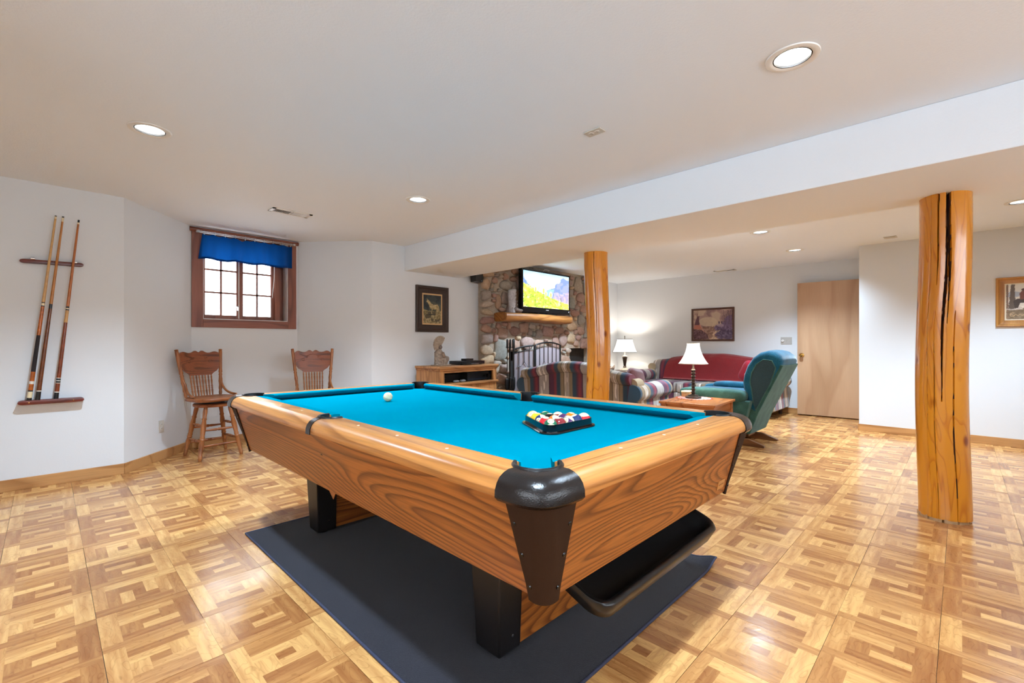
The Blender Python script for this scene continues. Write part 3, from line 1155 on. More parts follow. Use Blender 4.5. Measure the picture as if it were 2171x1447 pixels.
obj('pile', mb, M['rug'], rug, smooth=60)
bp = []
for k in range(60):
    bp.append((RX0 + (RX1 - RX0) * k / 60, RY0))
for k in range(80):
    bp.append((RX1, RY0 + (RY1 - RY0) * k / 80))
for k in range(60):
    bp.append((RX1 - (RX1 - RX0) * k / 60, RY1))
for k in range(80):
    bp.append((RX0, RY1 - (RY1 - RY0) * k / 80))
mb = MB()
mb.tube([(x, y, rugz(x, y) - 0.002) for x, y in bp], 0.0055, 8, closed=True)
obj('binding', mb, M['rugbind'], rug, smooth=60)

# ------------------------------------------------------------------ balls and rack
BR = 0.0286
FONT = {'0': '01110100011001110101110011000101110', '1': '00100011000010000100001000010001110', '2': '01110100010000100010001000100011111', '3': '11111000100010000010000011000101110',
        '4': '00010001100101010010111110001000010', '5': '11111100001111000001000011000101110', '6': '00110010001000011110100011000101110', '7': '11111000010001000100010000100001000',
        '8': '01110100011000101110100011000101110', '9': '01110100011000101111000010001001100'}
BCOL = {1: (242, 190, 40), 2: (24, 46, 96), 3: (214, 32, 44), 4: (74, 40, 86), 5: (240, 112, 30), 6: (22, 92, 66), 7: (128, 34, 40), 8: (16, 16, 18)}
M['ballprint'] = print_mat('ball_resin', 0.08, spec=0.6)
def ball_mesh(num):
    p = Paint(96, 56)
    cream = (240, 222, 176)
    lat = (p.v - 0.5) * PI
    lon = p.u * 2 * PI
    x, y, z = np.cos(lat) * np.cos(lon), np.cos(lat) * np.sin(lon), np.sin(lat)
    if num == 0:
        p.put(np.ones_like(x), (232, 220, 182))
        p.speckle(np.ones_like(x, bool), 26, 14, 10, 3)
    else:
        c = BCOL[(num - 1) % 8 + 1]
        p.put(np.ones_like(x), cream if num > 8 else c)
        if num > 8:
            p.put(np.abs(z) < 0.5, c)
        for sg in (1, -1):
            inside = (x * sg > 0) & (np.hypot(y, z) < 0.46)
            p.put(inside, cream)
            txt = str(num)
            w = 0.30 if len(txt) == 2 else 0.26
            for q, ch in enumerate(txt):
                gx = (y * sg + (0.17 * (len(txt) - 1)) - 0.34 * q + w / 2) / w
                gy = (0.21 - z) / 0.42
                i, j = np.floor(gx * 5).astype(int), np.floor(gy * 7).astype(int)
                ok = inside & (i >= 0) & (i < 5) & (j >= 0) & (j < 7)
                bits = np.array([int(k) for k in FONT[ch]])
                idx = np.clip(j * 5 + i, 0, 34)
                p.put(ok & (bits[idx] == 1), (22, 20, 20))
    def P(u, v):
        a, b = (v - 0.5) * PI, u * 2 * PI
        return (BR * math.cos(a) * math.cos(b), BR * math.cos(a) * math.sin(b), BR * math.sin(a))
    me = p.mesh('ball', P, M['ballprint'])
    for f in me.polygons:
        f.use_smooth = True
    return me
def ball(name, num, x, y, rot, label, group=None):
    o = bpy.data.objects.new(name, ball_mesh(num))
    COL.objects.link(o)
    o.location = (x, y, BED + BR)
    o.rotation_euler = rot
    return tag(o, label, 'ball', group)
ball('cue_ball', 0, 1.508, 2.575, (0.3, 0.2, 0.1), 'scuffed cream cue ball alone on the blue felt')
D = 2 * BR + 0.0004
ROWS = [[9], [1, 6], [10, 8, 15], [3, 13, 4, 5], [14, 7, 12, 2, 11]]
BN = {1: 'solid yellow', 2: 'solid navy blue', 3: 'solid red', 4: 'solid purple', 5: 'solid orange', 6: 'solid dark green', 7: 'solid maroon', 8: 'solid black', 9: 'yellow striped', 10: 'navy blue striped', 11: 'red striped', 12: 'purple striped', 13: 'orange striped', 14: 'green striped', 15: 'maroon striped'}
BW = {9: 'at the far point of the black rack', 14: 'numbered 14 at the near left corner of the rack', 11: 'at the right corner of the black rack'}
RKX, RKY = 1.556, 1.395                     # ball at the far point
BROT = {14: (PI, -0.95, 0.79 + PI / 2 + PI * 0.5), 9: (0.5, 0.7, 0.3), 10: (0.9, 0.2, 0.3), 12: (0.35, 0.5, 0.2), 11: (0.05, 0.05, 2.6), 13: (0.75, -0.45, 0.6), 15: (0.1, 0.25, 1.2)}
rs = random.Random(3)
for r, row in enumerate(ROWS):
    for k, num in enumerate(row):
        x = RKX + (k - r / 2) * D
        y = RKY - r * D * math.sqrt(3) / 2
        rot = BROT.get(num, (rs.uniform(-.4, .4), rs.uniform(1.0, 2.0), rs.uniform(0, 6)))
        ball('pool_ball', num, x, y, rot, BN[num] + ' pool ball ' + BW.get(num, 'racked in the black triangle'), 'pool balls in the rack')
# triangle rack
rk = thing('ball_rack', 'black plastic triangle rack around fifteen pool balls', 'rack', (RKX, RKY - 2 * D * math.sqrt(3) / 2, BED))
def tri(off, n=6):
    """outline at distance off from the outer ball centres, rounded by off"""
    h = 4 * D * math.sqrt(3) / 2
    cs = [(RKX, RKY, 90), (RKX - 2 * D, RKY - h, 210), (RKX + 2 * D, RKY - h, 330)]
    pts = []
    for x, y, a in cs:
        for k in range(n + 1):
            t = math.radians(a - 60 + 120 * k / n)
            pts.append((x + off * math.cos(t), y + off * math.sin(t)))
    return pts
def wallring(prof):
    rings = []
    for off, z in prof:
        rings.append([(x, y, z) for x, y in tri(off)])
    mb = MB()
    n = len(rings[0])
    m = len(rings)
    vs = [p for r in rings for p in r]
    fs = []
    for i in range(m):
        a, b = i * n, ((i + 1) % m) * n
        for j in range(n):
            k = (j + 1) % n
            fs.append((a + j, a + k, b + k, b + j))
    mb.add(vs, fs)
    return mb
o_ = BR + 0.001
obj('rack_wall', wallring([(o_, BED + 0.001), (o_, BED + 0.037), (o_ + 0.004, BED + 0.037), (o_ + 0.006, BED + 0.006), (o_ + 0.006, BED + 0.001)]), M['blackgloss'], rk, smooth=40)
obj('rack_flange', wallring([(o_ + 0.0055, BED + 0.0005), (o_ + 0.0055, BED + 0.007), (o_ + 0.018, BED + 0.008), (o_ + 0.020, BED + 0.004), (o_ + 0.019, BED + 0.0005)]), M['blackgloss'], rk, smooth=40)
# ------------------------------------------------------------------ log posts
def logmat(name, c1, c2):
    t = NT(name)
    v = t.noise(t.coords((5, 5, 0.8)), 1.0, 2, 0.5, 0.6)
    fr = t.math('FRACT', t.math('MULTIPLY', v, 11))
    base = t.ramp(fr, [(0, c1), (0.7, c1), (0.92, c2), (1, c1)])
    lo = t.noise(t.coords((2.2, 2.2, 0.5), (5, 2, 1)), 1.0, 2)
    base = t.mix(1.0, base, t.ramp(lo, [(0.35, (0.78, 0.70, 0.62, 1)), (0.65, (1, 1, 1, 1))]), 'MULTIPLY')
    vo = t.n('ShaderNodeTexVoronoi', feature='F1')
    vo.inputs['Scale'].default_value = 1.0
    t.l(t.coords((5.5, 5.5, 3.0)), vo.inputs['Vector'])
    kn = t.ramp(vo.outputs['Distance'], [(0.0, (0.28, 0.16, 0.08, 1)), (0.07, (0.45, 0.3, 0.18, 1)), (0.11, (0.85, 0.78, 0.7, 1)), (0.15, (1, 1, 1, 1))])
    base = t.mix(1.0, base, kn, 'MULTIPLY')
    t.col(base)
    t.set(rough=0.22, coat=0.5, coatr=0.12, spec=0.5)
    t.bump(t.noise(t.coords((14, 14, 5)), 1.0, 2), 0.35, 0.012)
    return t.m
M['log'] = logmat('varnished_log', rgb(222, 146, 36), rgb(200, 120, 28))
M['crack'] = plain('log_crack', rgb(74, 40, 20), 0.8)
M['rawwood'] = plain('raw_wood', rgb(176, 140, 100), 0.7, noise=0.2, nscale=40)
def post(label, cx_, cy_, r, seed, cracks, nz=100, na=340, base=False):
    t_ = thing('log_post', label, 'post', (cx_, cy_, 0), group='log posts under the beam')
    rs = np.random.RandomState(seed)
    ph = rs.rand(8) * 6.28
    mb = MB()
    deep = set()
    z0 = 0.018 if base else 0.0
    for i in range(nz + 1):
        z = z0 + (BZ - z0) * i / nz
        ox = 0.010 * math.sin(z * 1.7 + ph[0]) + 0.006 * math.sin(z * 4.1 + ph[1])
        oy = 0.010 * math.sin(z * 1.9 + ph[2]) + 0.006 * math.sin(z * 3.7 + ph[3])
        for k in range(na):
            a = 2 * PI * k / na
            rr = r * (1 + 0.018 * math.sin(2 * a + ph[4] + z) + 0.014 * math.sin(3 * a + ph[5] - z * 1.3) + 0.016 * math.sin(z * 3.1 + ph[6] + a))
            for a0, slope, za, zb, wd, dp in cracks:
                if za <= z <= zb:
                    ac = math.radians(a0) + slope * (z - za) + 0.02 * math.sin(z * 9)
                    tt = (z - za) / (zb - za)
                    w = math.radians(wd) * min(1, 3.0 * min(tt, 1 - tt) if zb < BZ - 0.01 else 2.0 * tt)
                    da = (a - ac + PI) % (2 * PI) - PI
                    if abs(da) < w + math.radians(0.6):
                        f = 1.0 if abs(da) < w * 0.7 else 0.55
                        rr -= dp * f
                        if abs(da) < w:
                            deep.add((i, k))
            mb.v.append((cx_ + ox + rr * math.cos(a), cy_ + oy + rr * math.sin(a), z))
    for i in range(nz):
        for k in range(na):
            q = (k + 1) % na
            mb.f.append([i * na + k, i * na + q, (i + 1) * na + q, (i + 1) * na + k])
            mb.mi.append(1 if ((i, k) in deep and (i + 1, k) in deep) or ((i, q) in deep and (i, k) in deep) else 0)
    mb.f.append(list(range(na))[::-1])
    mb.mi.append(0)
    mb.f.append([nz * na + k for k in range(na)])
    mb.mi.append(0)
    obj('log', mb, [M['log'], M['crack']], t_, smooth=50)
    if base:
        for k in range(11):
            a = 2 * PI * k / 11
            mb = MB()
            w = 0.031
            u, v = math.cos(a), math.sin(a)
            pts = []
            for s_, d_ in ((-1, -0.02), (1, -0.02), (1, 0.004), (-1, 0.004)):
                pts.append((cx_ + u * (r - 0.004 + d_) - v * w * s_, cy_ + v * (r - 0.004 + d_) + u * w * s_, 0.0))
            mb.hexa(pts, [(x, y, 0.022 + 0.004 * math.sin(k * 2.1)) for x, y, z in pts])
            obj('base_shim', mb, M['rawwood'], t_)
    return t_
post('thick varnished log post with deep cracks standing alone on the right', 4.035, 0.083, 0.126, 4,
     [(183, 0.05, 0.75, BZ, 2.6, 0.05), (194, -0.10, 1.25, BZ, 2.2, 0.045), (166, 0.06, 1.5, BZ, 1.0, 0.02), (208, 0.03, 0.02, 1.3, 0.9, 0.02), (150, 0.0, 0.02, 2.0, 0.5, 0.006), (166, 0.01, 0.02, 1.3, 0.5, 0.008)], base=True)
post('varnished log post standing behind the far side of the pool table', 4.005, 2.70, 0.119, 9, [(206, 0.0, 0.9, BZ, 0.9, 0.010), (188, 0.02, 0.02, 1.2, 0.8, 0.008)])

# ------------------------------------------------------------------ ceiling cans
M['bulb'] = NT('bulb_glow').set(emis=14.0).m
M['bulb'].node_tree.nodes['Principled BSDF'].inputs['Emission Color'].default_value = (1, 0.97, 0.92, 1)
M['canwhite'] = plain('can_reflector', rgb(238, 236, 230), 0.3)
CLAB = ['recessed ceiling light nearest the camera at upper right', 'recessed ceiling light above the cue rack side of the room', 'recessed ceiling light above the far end of the pool table',
        'recessed ceiling light nearer the beam over the seating area', 'recessed ceiling light nearest the birch door', 'recessed ceiling light at the right edge behind the thick log post',
        'recessed ceiling light hidden behind the beam by the fireplace', 'recessed ceiling light straight above the camera']
def can_proto():
    t = thing('ceiling_light', CLAB[0], 'ceiling light', (CANS[0][0], CANS[0][1], CH), group='recessed ceiling lights')
    mb = MB()
    mb.lathe([(CR - 0.008, -0.001), (CR + 0.022, -0.001), (CR + 0.020, -0.006), (CR + 0.004, -0.009), (CR - 0.008, -0.004)], n=40, cap=False)
    obj('trim_ring', mb, M['white'], t, smooth=50, world=False)
    mb = MB()
    mb.lathe([(CR - 0.0075, -0.0045), (CR - 0.0075, 0.004), (CR - 0.013, 0.004), (CR - 0.0125, -0.0045)], n=40, cap=False)  # thin dark ring inside the trim
    obj('dark_ring', mb, M['iron'], t, smooth=50, world=False)
    mb = MB()
    mb.lathe([(CR - 0.012, 0.0), (CR - 0.015, 0.05), (CR - 0.03, 0.10), (0.03, 0.13), (0.001, 0.132)], n=32, cap=False)
    obj('reflector', mb, M['canwhite'], t, smooth=50, world=False)
    mb = MB()
    mb.lathe([(0.001, 0.045), (0.025, 0.047), (0.042, 0.055), (0.045, 0.068), (0.034, 0.095), (0.02, 0.12)], n=28, cap=False)
    obj('bulb', mb, M['bulb'], t, smooth=60, world=False)
    return t
cp0 = can_proto()
for k, (x, y) in enumerate(CANS):
    c = cp0 if k == 0 else dup(cp0, (x, y, CH), 0, CLAB[k])
    ld = bpy.data.lights.new('can_light', 'SPOT')
    ld.energy = CAN_W * (1.9 if k == 6 else 1.0)
    ld.color = CAN_COL
    ld.spot_size = math.radians(128)
    ld.spot_blend = 0.75
    ld.shadow_soft_size = 0.05
    lo_ = bpy.data.objects.new('can_light', ld)
    COL.objects.link(lo_)
    lo_.parent = c
    lo_.location = (0, 0, 0.012)

# ceiling register, cover plates
def register(label, x, y, L, Wd, rz, dark):
    t = thing('ceiling_register', label, 'vent', (x, y, CH), rz)
    mb = MB()
    for b in ((-L / 2, L / 2, -Wd / 2, -Wd / 2 + 0.02, -0.008, -0.0005), (-L / 2, L / 2, Wd / 2 - 0.02, Wd / 2, -0.008, -0.0005), (-L / 2, -L / 2 + 0.03, -Wd / 2, Wd / 2, -0.008, -0.0005), (L / 2 - 0.03, L / 2, -Wd / 2, Wd / 2, -0.008, -0.0005), (-0.006, 0.006, -Wd / 2, Wd / 2, -0.009, -0.0005)):
        mb.box(*b)
    obj('frame', mb, M['white'], t, world=False)
    mb = MB()
    mb.box(-L / 2 + 0.03, L / 2 - 0.03, -Wd / 2 + 0.02, Wd / 2 - 0.02, -0.0015, -0.0008)
    obj('duct_back', mb, M['blackgloss'], t, world=False)
    n = 9
    for half in (-1, 1):
        for k in range(n):
            xx = half * (0.014 + (L / 2 - 0.05) * (k + 0.5) / n)
            mb = MB()
            tilt = 0.006 * half
            mb.add([(xx - 0.0012, -Wd / 2 + 0.02, -0.001), (xx + 0.0012, -Wd / 2 + 0.02, -0.001), (xx + 0.0012 + tilt, -Wd / 2 + 0.02, -0.009), (xx - 0.0012 + tilt, -Wd / 2 + 0.02, -0.009),
                    (xx - 0.0012, Wd / 2 - 0.02, -0.001), (xx + 0.0012, Wd / 2 - 0.02, -0.001), (xx + 0.0012 + tilt, Wd / 2 - 0.02, -0.009), (xx - 0.0012 + tilt, Wd / 2 - 0.02, -0.009)],
                   [(0, 1, 2, 3), (7, 6, 5, 4), (0, 4, 5, 1), (1, 5, 6, 2), (2, 6, 7, 3), (3, 7, 4, 0)])
            obj('slat', mb, M['white'], t, world=False)
register('white slatted ceiling register near the bay window', 1.64, 4.575, 0.36, 0.14, 0.0, True)
register('white slatted ceiling register close to the far wall', 8.15, 2.895, 0.14 + 0.2, 0.12, PI / 2, True)
t = thing('ceiling_outlet', 'ivory duplex outlet plate in the ceiling above the pool table', 'outlet', (2.273, 1.55, CH), 0)
mb = MB()
mb.box(-0.035, 0.035, -0.057, 0.057, -0.006, -0.0005)
obj('cover_plate', mb, M['ivory'], t, bevel=0.003, world=False)
for dy in (-0.02, 0.02):
    mb = MB()
    mb.lathe([(0.0, -0.0085), (0.015, -0.0085), (0.0165, -0.006), (0.0, -0.006)], (0, dy, 0), 16)
    so = obj('socket', mb, M['ivory'], t, world=False)
    for dx in (-0.006, 0.006):
        mb = MB()
        mb.box(dx - 0.0012, dx + 0.0012, dy - 0.004, dy + 0.004, -0.0088, -0.008)
        obj('slot', mb, M['black'], so, world=False)
t = thing('ceiling_plate', 'small pale blank plate on the ceiling by the right wall', 'plate', (6.96, 0.60, CH))
mb = MB()
mb.box(-0.06, 0.06, -0.06, 0.06, -0.006, -0.0005)
obj('cover_plate', mb, M['ivory'], t, bevel=0.002, world=False)
mb = MB()
mb.box(-0.045, 0.045, -0.045, 0.045, -0.011, -0.006)
obj('raised_panel', mb, M['ivory'], t, bevel=0.003, world=False)

# wall outlet in the bay, switch plate on far wall
d = Vector((BAY[1][0] - BAY[0][0], BAY[1][1] - BAY[0][1], 0)).normalized()
ang = math.atan2(d.y, d.x)
t = thing('wall_outlet', 'ivory duplex outlet low on the angled bay wall by the stool', 'outlet', (0.775, 5.487, 0.32), ang)
mb = MB()
mb.box(-0.035, 0.035, -0.006, -0.0005, -0.057, 0.057)
obj('cover_plate', mb, M['ivory'], t, bevel=0.003, world=False)
for dz in (-0.02, 0.02):
    mb = MB()
    mb.lathe([(0.0, -0.0085), (0.014, -0.0085), (0.0155, -0.006), (0.0, -0.006)], (0, 0, dz), 14, 'y')
    so = obj('socket', mb, M['ivory'], t, world=False)
    for dx in (-0.006, 0.006):
        mb = MB()
        mb.box(dx - 0.0012, dx + 0.0012, -0.009, -0.008, dz - 0.004, dz + 0.004)
        obj('slot', mb, M['black'], so, world=False)
t = thing('switch_plate', 'wide triple switch plate with dimmer on far wall beside the door', 'switch', (XF, 2.017, 1.16), -PI / 2)
mb = MB()
mb.box(-0.08, 0.08, -0.006, -0.0005, -0.057, 0.057)
obj('cover_plate', mb, plain('switch_plate_metal', rgb(190, 186, 180), 0.35), t, bevel=0.003, world=False)
mb = MB()
mb.lathe([(0, -0.026), (0.018, -0.026), (0.021, -0.006), (0, -0.006)], (-0.05, 0, 0), 18, 'y')
obj('dimmer_knob', mb, M['white'], t, smooth=40, world=False)
for dx in (0.0, 0.048):
    mb = MB()
    mb.box(dx - 0.005, dx + 0.005, -0.016, -0.005, -0.004, 0.012)
    obj('toggle', mb, M['ivory'], t, world=False)

# ------------------------------------------------------------------ cue rack and cues
M['mahog'] = wood('mahogany', rgb(120, 46, 34), rgb(84, 28, 22), 0, 6, 0.6, 5, 0.3, 0.25)
cr = thing('cue_rack', 'two piece mahogany wall rack holding three cues', 'cue rack', (0.036, YB, 0.66))
def rack_bar(name, x0, x1, y0, y1, z0, z1, h):
    mb = MB()
    n = 8
    top, bot = [], []
    rings = []
    for yy in (y0, y1):
        ring = []
        for k in range(n + 1):
            a = -PI / 2 + PI * k / n
            ring.append((x1 - h / 2 * 1.6 + h / 2 * 1.6 * math.cos(a), yy, (z1) + h / 2 * math.sin(a)))
        for k in range(n + 1):
            a = PI / 2 + PI * k / n
            ring.append((x0 + h / 2 * 1.6 + h / 2 * 1.6 * math.cos(a), yy, (z0) + h / 2 * math.sin(a)))
        rings.append(ring)
    mb.loft(rings)
    return obj(name, mb, M['mahog'], cr, smooth=40, bevel=0.002)
tb = rack_bar('top_bar', -0.141, 0.217, YB - 0.028, YB, 1.745, 1.752, 0.030)
bb = rack_bar('bottom_shelf', -0.150, 0.218, YB - 0.075, YB, 0.664, 0.664, 0.032)
for x in (-0.070, 0.165):
    mb = MB()
    mb.tube([(x - 0.012, YB - 0.03, 1.768), (x + 0.012, YB - 0.03, 1.768)], 0.009, 12)
    mb.box(x - 0.008, x + 0.008, YB - 0.026, YB - 0.001, 1.758, 1.772)
    obj('cue_clip', mb, M['chrome'], tb, smooth=40)
for x in (-0.09, 0.155):
    mb = MB()
    mb.lathe([(0, -0.003), (0.004, -0.002), (0.004, 0), (0, 0)], (x, YB - 0.075, 0.664), 8, 'y')
    obj('screw', mb, M['brass'], bb)
CT = {'maple': plain('cue_maple', rgb(206, 160, 100), 0.3, noise=0.1, nscale=30), 'honey': plain('cue_honey', rgb(184, 120, 54), 0.3, noise=0.15, nscale=25), 'amber': plain('cue_amber', rgb(176, 100, 40), 0.3, noise=0.15, nscale=25),
      'rose': plain('cue_rosewood', rgb(108, 58, 30), 0.25, noise=0.3, nscale=30), 'wrap': plain('cue_wrap', rgb(34, 26, 28), 0.8, noise=0.3, nscale=300), 'ivory': plain('cue_ivory', rgb(232, 214, 176), 0.3),
      'blk': plain('cue_black', rgb(22, 20, 20), 0.3), 'orange': plain('cue_orange_butt', rgb(176, 92, 34), 0.25, noise=0.3, nscale=40), 'white': plain('cue_white', rgb(226, 220, 206), 0.3), 'tip': plain('cue_tip', rgb(52, 58, 62), 0.9), 'tan': plain('cue_tan', rgb(200, 150, 88), 0.3, noise=0.1, nscale=30), 'red': plain('cue_redwood', rgb(122, 56, 28), 0.25, noise=0.25, nscale=30)}
CUES = [('pool cue with black wrap and white ended orange butt, leftmost on the rack', (0.056, 2.120), (-0.089, 0.682),
         [(0, 'blk'), (0.012, 'ivory'), (0.045, 'blk'), (0.052, 'orange'), (0.085, 'white'), (0.10, 'orange'), (0.15, 'wrap'), (0.345, 'orange'), (0.50, 'blk'), (0.505, 'ivory'), (0.518, 'blk'), (0.523, 'maple'), (0.982, 'ivory'), (0.995, 'tip')]),
        ('pool cue with plain dark brown butt in the middle of the rack', (0.097, 2.122), (-0.044, 0.680),
         [(0, 'blk'), (0.045, 'white'), (0.05, 'rose'), (0.49, 'blk'), (0.515, 'honey'), (0.97, 'ivory'), (0.992, 'tip')]),
        ('pool cue with reddish butt and black rings, rightmost on the rack', (0.187, 2.111), (0.056, 0.679),
         [(0, 'blk'), (0.035, 'white'), (0.04, 'red'), (0.085, 'white'), (0.088, 'blk'), (0.098, 'white'), (0.102, 'blk'), (0.112, 'white'), (0.115, 'red'), (0.42, 'tan'), (0.488, 'blk'), (0.495, 'ivory'), (0.50, 'blk'), (0.51, 'amber'), (0.975, 'ivory'), (0.985, 'tip')])]
for lab, tp_, bt, segs in CUES:
    p0, p1 = Vector((bt[0], YB - 0.05, bt[1])), Vector((tp_[0], YB - 0.040, tp_[1]))
    t = thing('pool_cue', lab, 'pool cue', tuple(p0), group='cues on the wall rack')
    bounds = [s_[0] for s_ in segs] + [1.0]
    rad = lambda q: 0.0148 + (0.0062 - 0.0148) * min(1, q ** 0.9)
    names = {'wrap': 'wrap', 'tip': 'tip'}
    for k, (q, mt) in enumerate(segs):
        mb = MB()
        q1 = bounds[k + 1]
        mb.spindle(p0.lerp(p1, q), p0.lerp(p1, q1), [(0, rad(q)), (0.5, rad((q + q1) / 2)), (1, rad(q1))], 14)
        nm = names.get(mt) or ('bumper' if q == 0 else 'shaft' if q > 0.505 and q1 - q > 0.2 else 'butt' if q1 - q > 0.1 else 'ring')
        obj(nm, mb, CT[mt], t, smooth=40)

# ------------------------------------------------------------------ swivel stools with pressed backs
M['stoolwood'] = wood('stool_oak', rgb(166, 98, 52), rgb(122, 64, 30), 0, 8, 0.6, 6, 0.35, 0.25)
M['stoolwood_z'] = wood('stool_oak_z', rgb(170, 104, 56), rgb(126, 68, 32), 2, 6, 0.6, 7, 0.35, 0.25)
M['crest'] = wood('crest_oak', rgb(150, 82, 48), rgb(104, 52, 28), 0, 9, 0.5, 7, 0.35, 0.25)
def make_stool(label, loc, rz):
    """front is -y"""
    t = thing('swivel_stool', label, 'stool', loc, rz, 'swivel stools in the bay')
    SW = Matrix.Rotation(math.radians(9), 3, 'Z')
    def turn(mb):
        mb.v = [tuple(SW @ Vector(p)) for p in mb.v]
        return mb
    SH = 0.60
    legp = [(0, 0.013), (0.03, 0.016), (0.05, 0.019), (0.06, 0.016), (0.09, 0.019), (0.10, 0.016), (0.30, 0.023), (0.36, 0.018), (0.38, 0.023), (0.40, 0.018), (0.43, 0.022), (0.45, 0.018), (0.62, 0.024), (0.74, 0.017), (0.76, 0.022), (0.79, 0.017), (0.9, 0.020), (1, 0.016)]
    feet, tops = [], []
    for sx, sy in ((-1, -1), (1, -1), (1, 1), (-1, 1)):
        f, p = (0.185 * sx, 0.185 * sy, 0), (0.105 * sx, 0.105 * sy, SH - 0.095)
        feet.append(Vector(f))
        tops.append(Vector(p))
        mb = MB()
        mb.spindle(f, p, legp, 12)
        obj('leg', mb, M['stoolwood_z'], t, smooth=45, world=False)
    spr = [(0, 0.007), (0.2, 0.010), (0.4, 0.013), (0.44, 0.010), (0.47, 0.014), (0.53, 0.014), (0.56, 0.010), (0.6, 0.013), (0.8, 0.010), (1, 0.007)]
    for lv, (h1, h2) in enumerate(((0.26, 0.34), (0.55, 0.63))):
        for k in range(4):
            h = h1 if k % 2 == 0 else h2
            mb = MB()
            mb.spindle(feet[k].lerp(tops[k], h), feet[(k + 1) % 4].lerp(tops[(k + 1) % 4], h), spr, 10)
            obj('stretcher', mb, M['stoolwood'], t, smooth=45, world=False)
    mb = MB()
    mb.lathe([(0, SH - 0.105), (0.165, SH - 0.105), (0.172, SH - 0.098), (0.172, SH - 0.082), (0.165, SH - 0.076), (0, SH - 0.076)], n=32)
    obj('base_disc', mb, M['stoolwood'], t, smooth=40, world=False)
    mb = MB()
    mb.lathe([(0.09, SH - 0.078), (0.10, SH - 0.074), (0.10, SH - 0.056), (0.09, SH - 0.050)], n=24)
    obj('swivel_plate', mb, M['black'], t, smooth=40, world=False)
    mb = MB()                              # saddle seat, wider in front
    def seat(q):
        w = 1.0 + 0.06 * (-q.y / 0.2)
        dish = -0.010 * math.exp(-((q.x / 0.13) ** 2 + (q.y / 0.13) ** 2)) if q.z > 0 else 0
        return Vector((q.x * w, q.y, q.z + dish))
    mb.superq((0, 0, SH - 0.032), (0.215, 0.205, 0.019), (0.25, 0.55), 40, 12, fn=seat)
    obj('seat', turn(mb), M['stoolwood'], t, smooth=60, world=False)
    # back posts
    pp = [(0, 0.013), (0.06, 0.016), (0.10, 0.013), (0.14, 0.017), (0.22, 0.013), (0.30, 0.018), (0.42, 0.014), (0.44, 0.018), (0.47, 0.013), (0.5, 0.018), (0.55, 0.0155), (0.95, 0.0165), (0.965, 0.013), (0.98, 0.018), (0.995, 0.015), (1, 0.006)]
    pb = []
    for s in (-1, 1):
        a, b = Vector((0.165 * s, 0.165, SH - 0.02)), Vector((0.212 * s, 0.250, 1.055))
        pb.append((a, b))
        mb = MB()
        mb.spindle(a, b, pp, 12)
        obj('back_post', turn(mb), M['stoolwood_z'], t, smooth=45, world=False)
        # curved bracket between post and seat edge
        mb = MB()
        c = [a.lerp(b, 0.36) + Vector((0.004 * s, -0.012, 0))]
        for k in range(1, 9):
            u = k / 8
            c.append(Vector(((0.172 + 0.030 * u ** 1.5) * s, 0.20 - 0.03 - 0.22 * u ** 1.6, SH + 0.15 * (1 - u) ** 2.2 - 0.005 + (0.004 if k == 8 else 0))))
        mb.tube([tuple(x) for x in c], [0.008, 0.010, 0.011, 0.011, 0.011, 0.011, 0.012, 0.012, 0.007], 10)
        obj('arm_bracket', turn(mb), M['stoolwood_z'], t, smooth=50, world=False)
    # pressed crest
    n = 40
    up, dn = [], []
    for k in range(n + 1):
        u = -1 + 2 * k / n
        au = abs(u)
        ztop = 1.018 + 0.022 * math.exp(-((au - 0.16) / 0.13) ** 2) + 0.014 * math.exp(-((au - 0.72) / 0.14) ** 2) - 0.02 * max(0, au - 0.85) / 0.15
        zb = 0.792 + (0.0 if au < 0.55 else 0.06 * ((au - 0.55) / 0.45) ** 0.7 + (0.035 if au > 0.8 else 0) * ((au - 0.8) / 0.2 if au > 0.8 else 0))
        up.append((u, ztop))
        dn.append((u, zb))
    outline = up + dn[::-1]
    def P(u, z, off):
        f = (z - (SH - 0.02)) / (1.055 - SH + 0.02)
        x = (0.165 + (0.212 - 0.165) * f) * u
        y = 0.165 + (0.250 - 0.165) * f + 0.020 * (1 - u * u) + off
        return (x, y, z)
    mb = MB()
    mb.loft([[P(u, z, -0.009) for u, z in outline], [P(u, z, 0.009) for u, z in outline]], cap=False)
    for off, rev in ((-0.009, False), (0.009, True)):
        base = len(mb.v)
        vs = [P(u, z, off) for u, z in up] + [P(u, z, off) for u, z in dn]
        mb.add(vs, [(k, k + 1, n + 1 + k + 1, n + 1 + k) for k in range(n)])
    crest = obj('crest', turn(mb), M['crest'], t, smooth=50, world=False)
    # pressed scroll work
    for s in (-1, 1):
        for (u0, z0, rr) in ((0.50, 0.93, 0.022), (0.30, 0.965, 0.014)):
            mb = MB()
            pts = []
            for k in range(22):
                a = k / 21 * 2.6 * PI
                r_ = rr * (1 - 0.8 * k / 21)
                pts.append(P(s * (u0 + r_ * math.cos(a) / 0.2), z0 + r_ * math.sin(a), -0.0095))
            mb.tube(pts, 0.0022, 6)
            obj('carved_scroll', turn(mb), M['crest'], crest, smooth=60, world=False)
    mb = MB()
    mb.tube([P(u / 20, 0.985 + 0.010 * math.cos(u / 20 * 9), -0.0095) for u in range(-17, 18)], 0.002, 6)
    obj('carved_line', turn(mb), M['crest'], crest, smooth=60, world=False)
    sp = [(0, 0.005), (0.08, 0.007), (0.25, 0.009), (0.32, 0.006), (0.36, 0.009), (0.40, 0.006), (0.44, 0.009), (0.5, 0.006), (0.68, 0.0085), (0.8, 0.006), (0.84, 0.008), (0.9, 0.006), (1, 0.0055)]
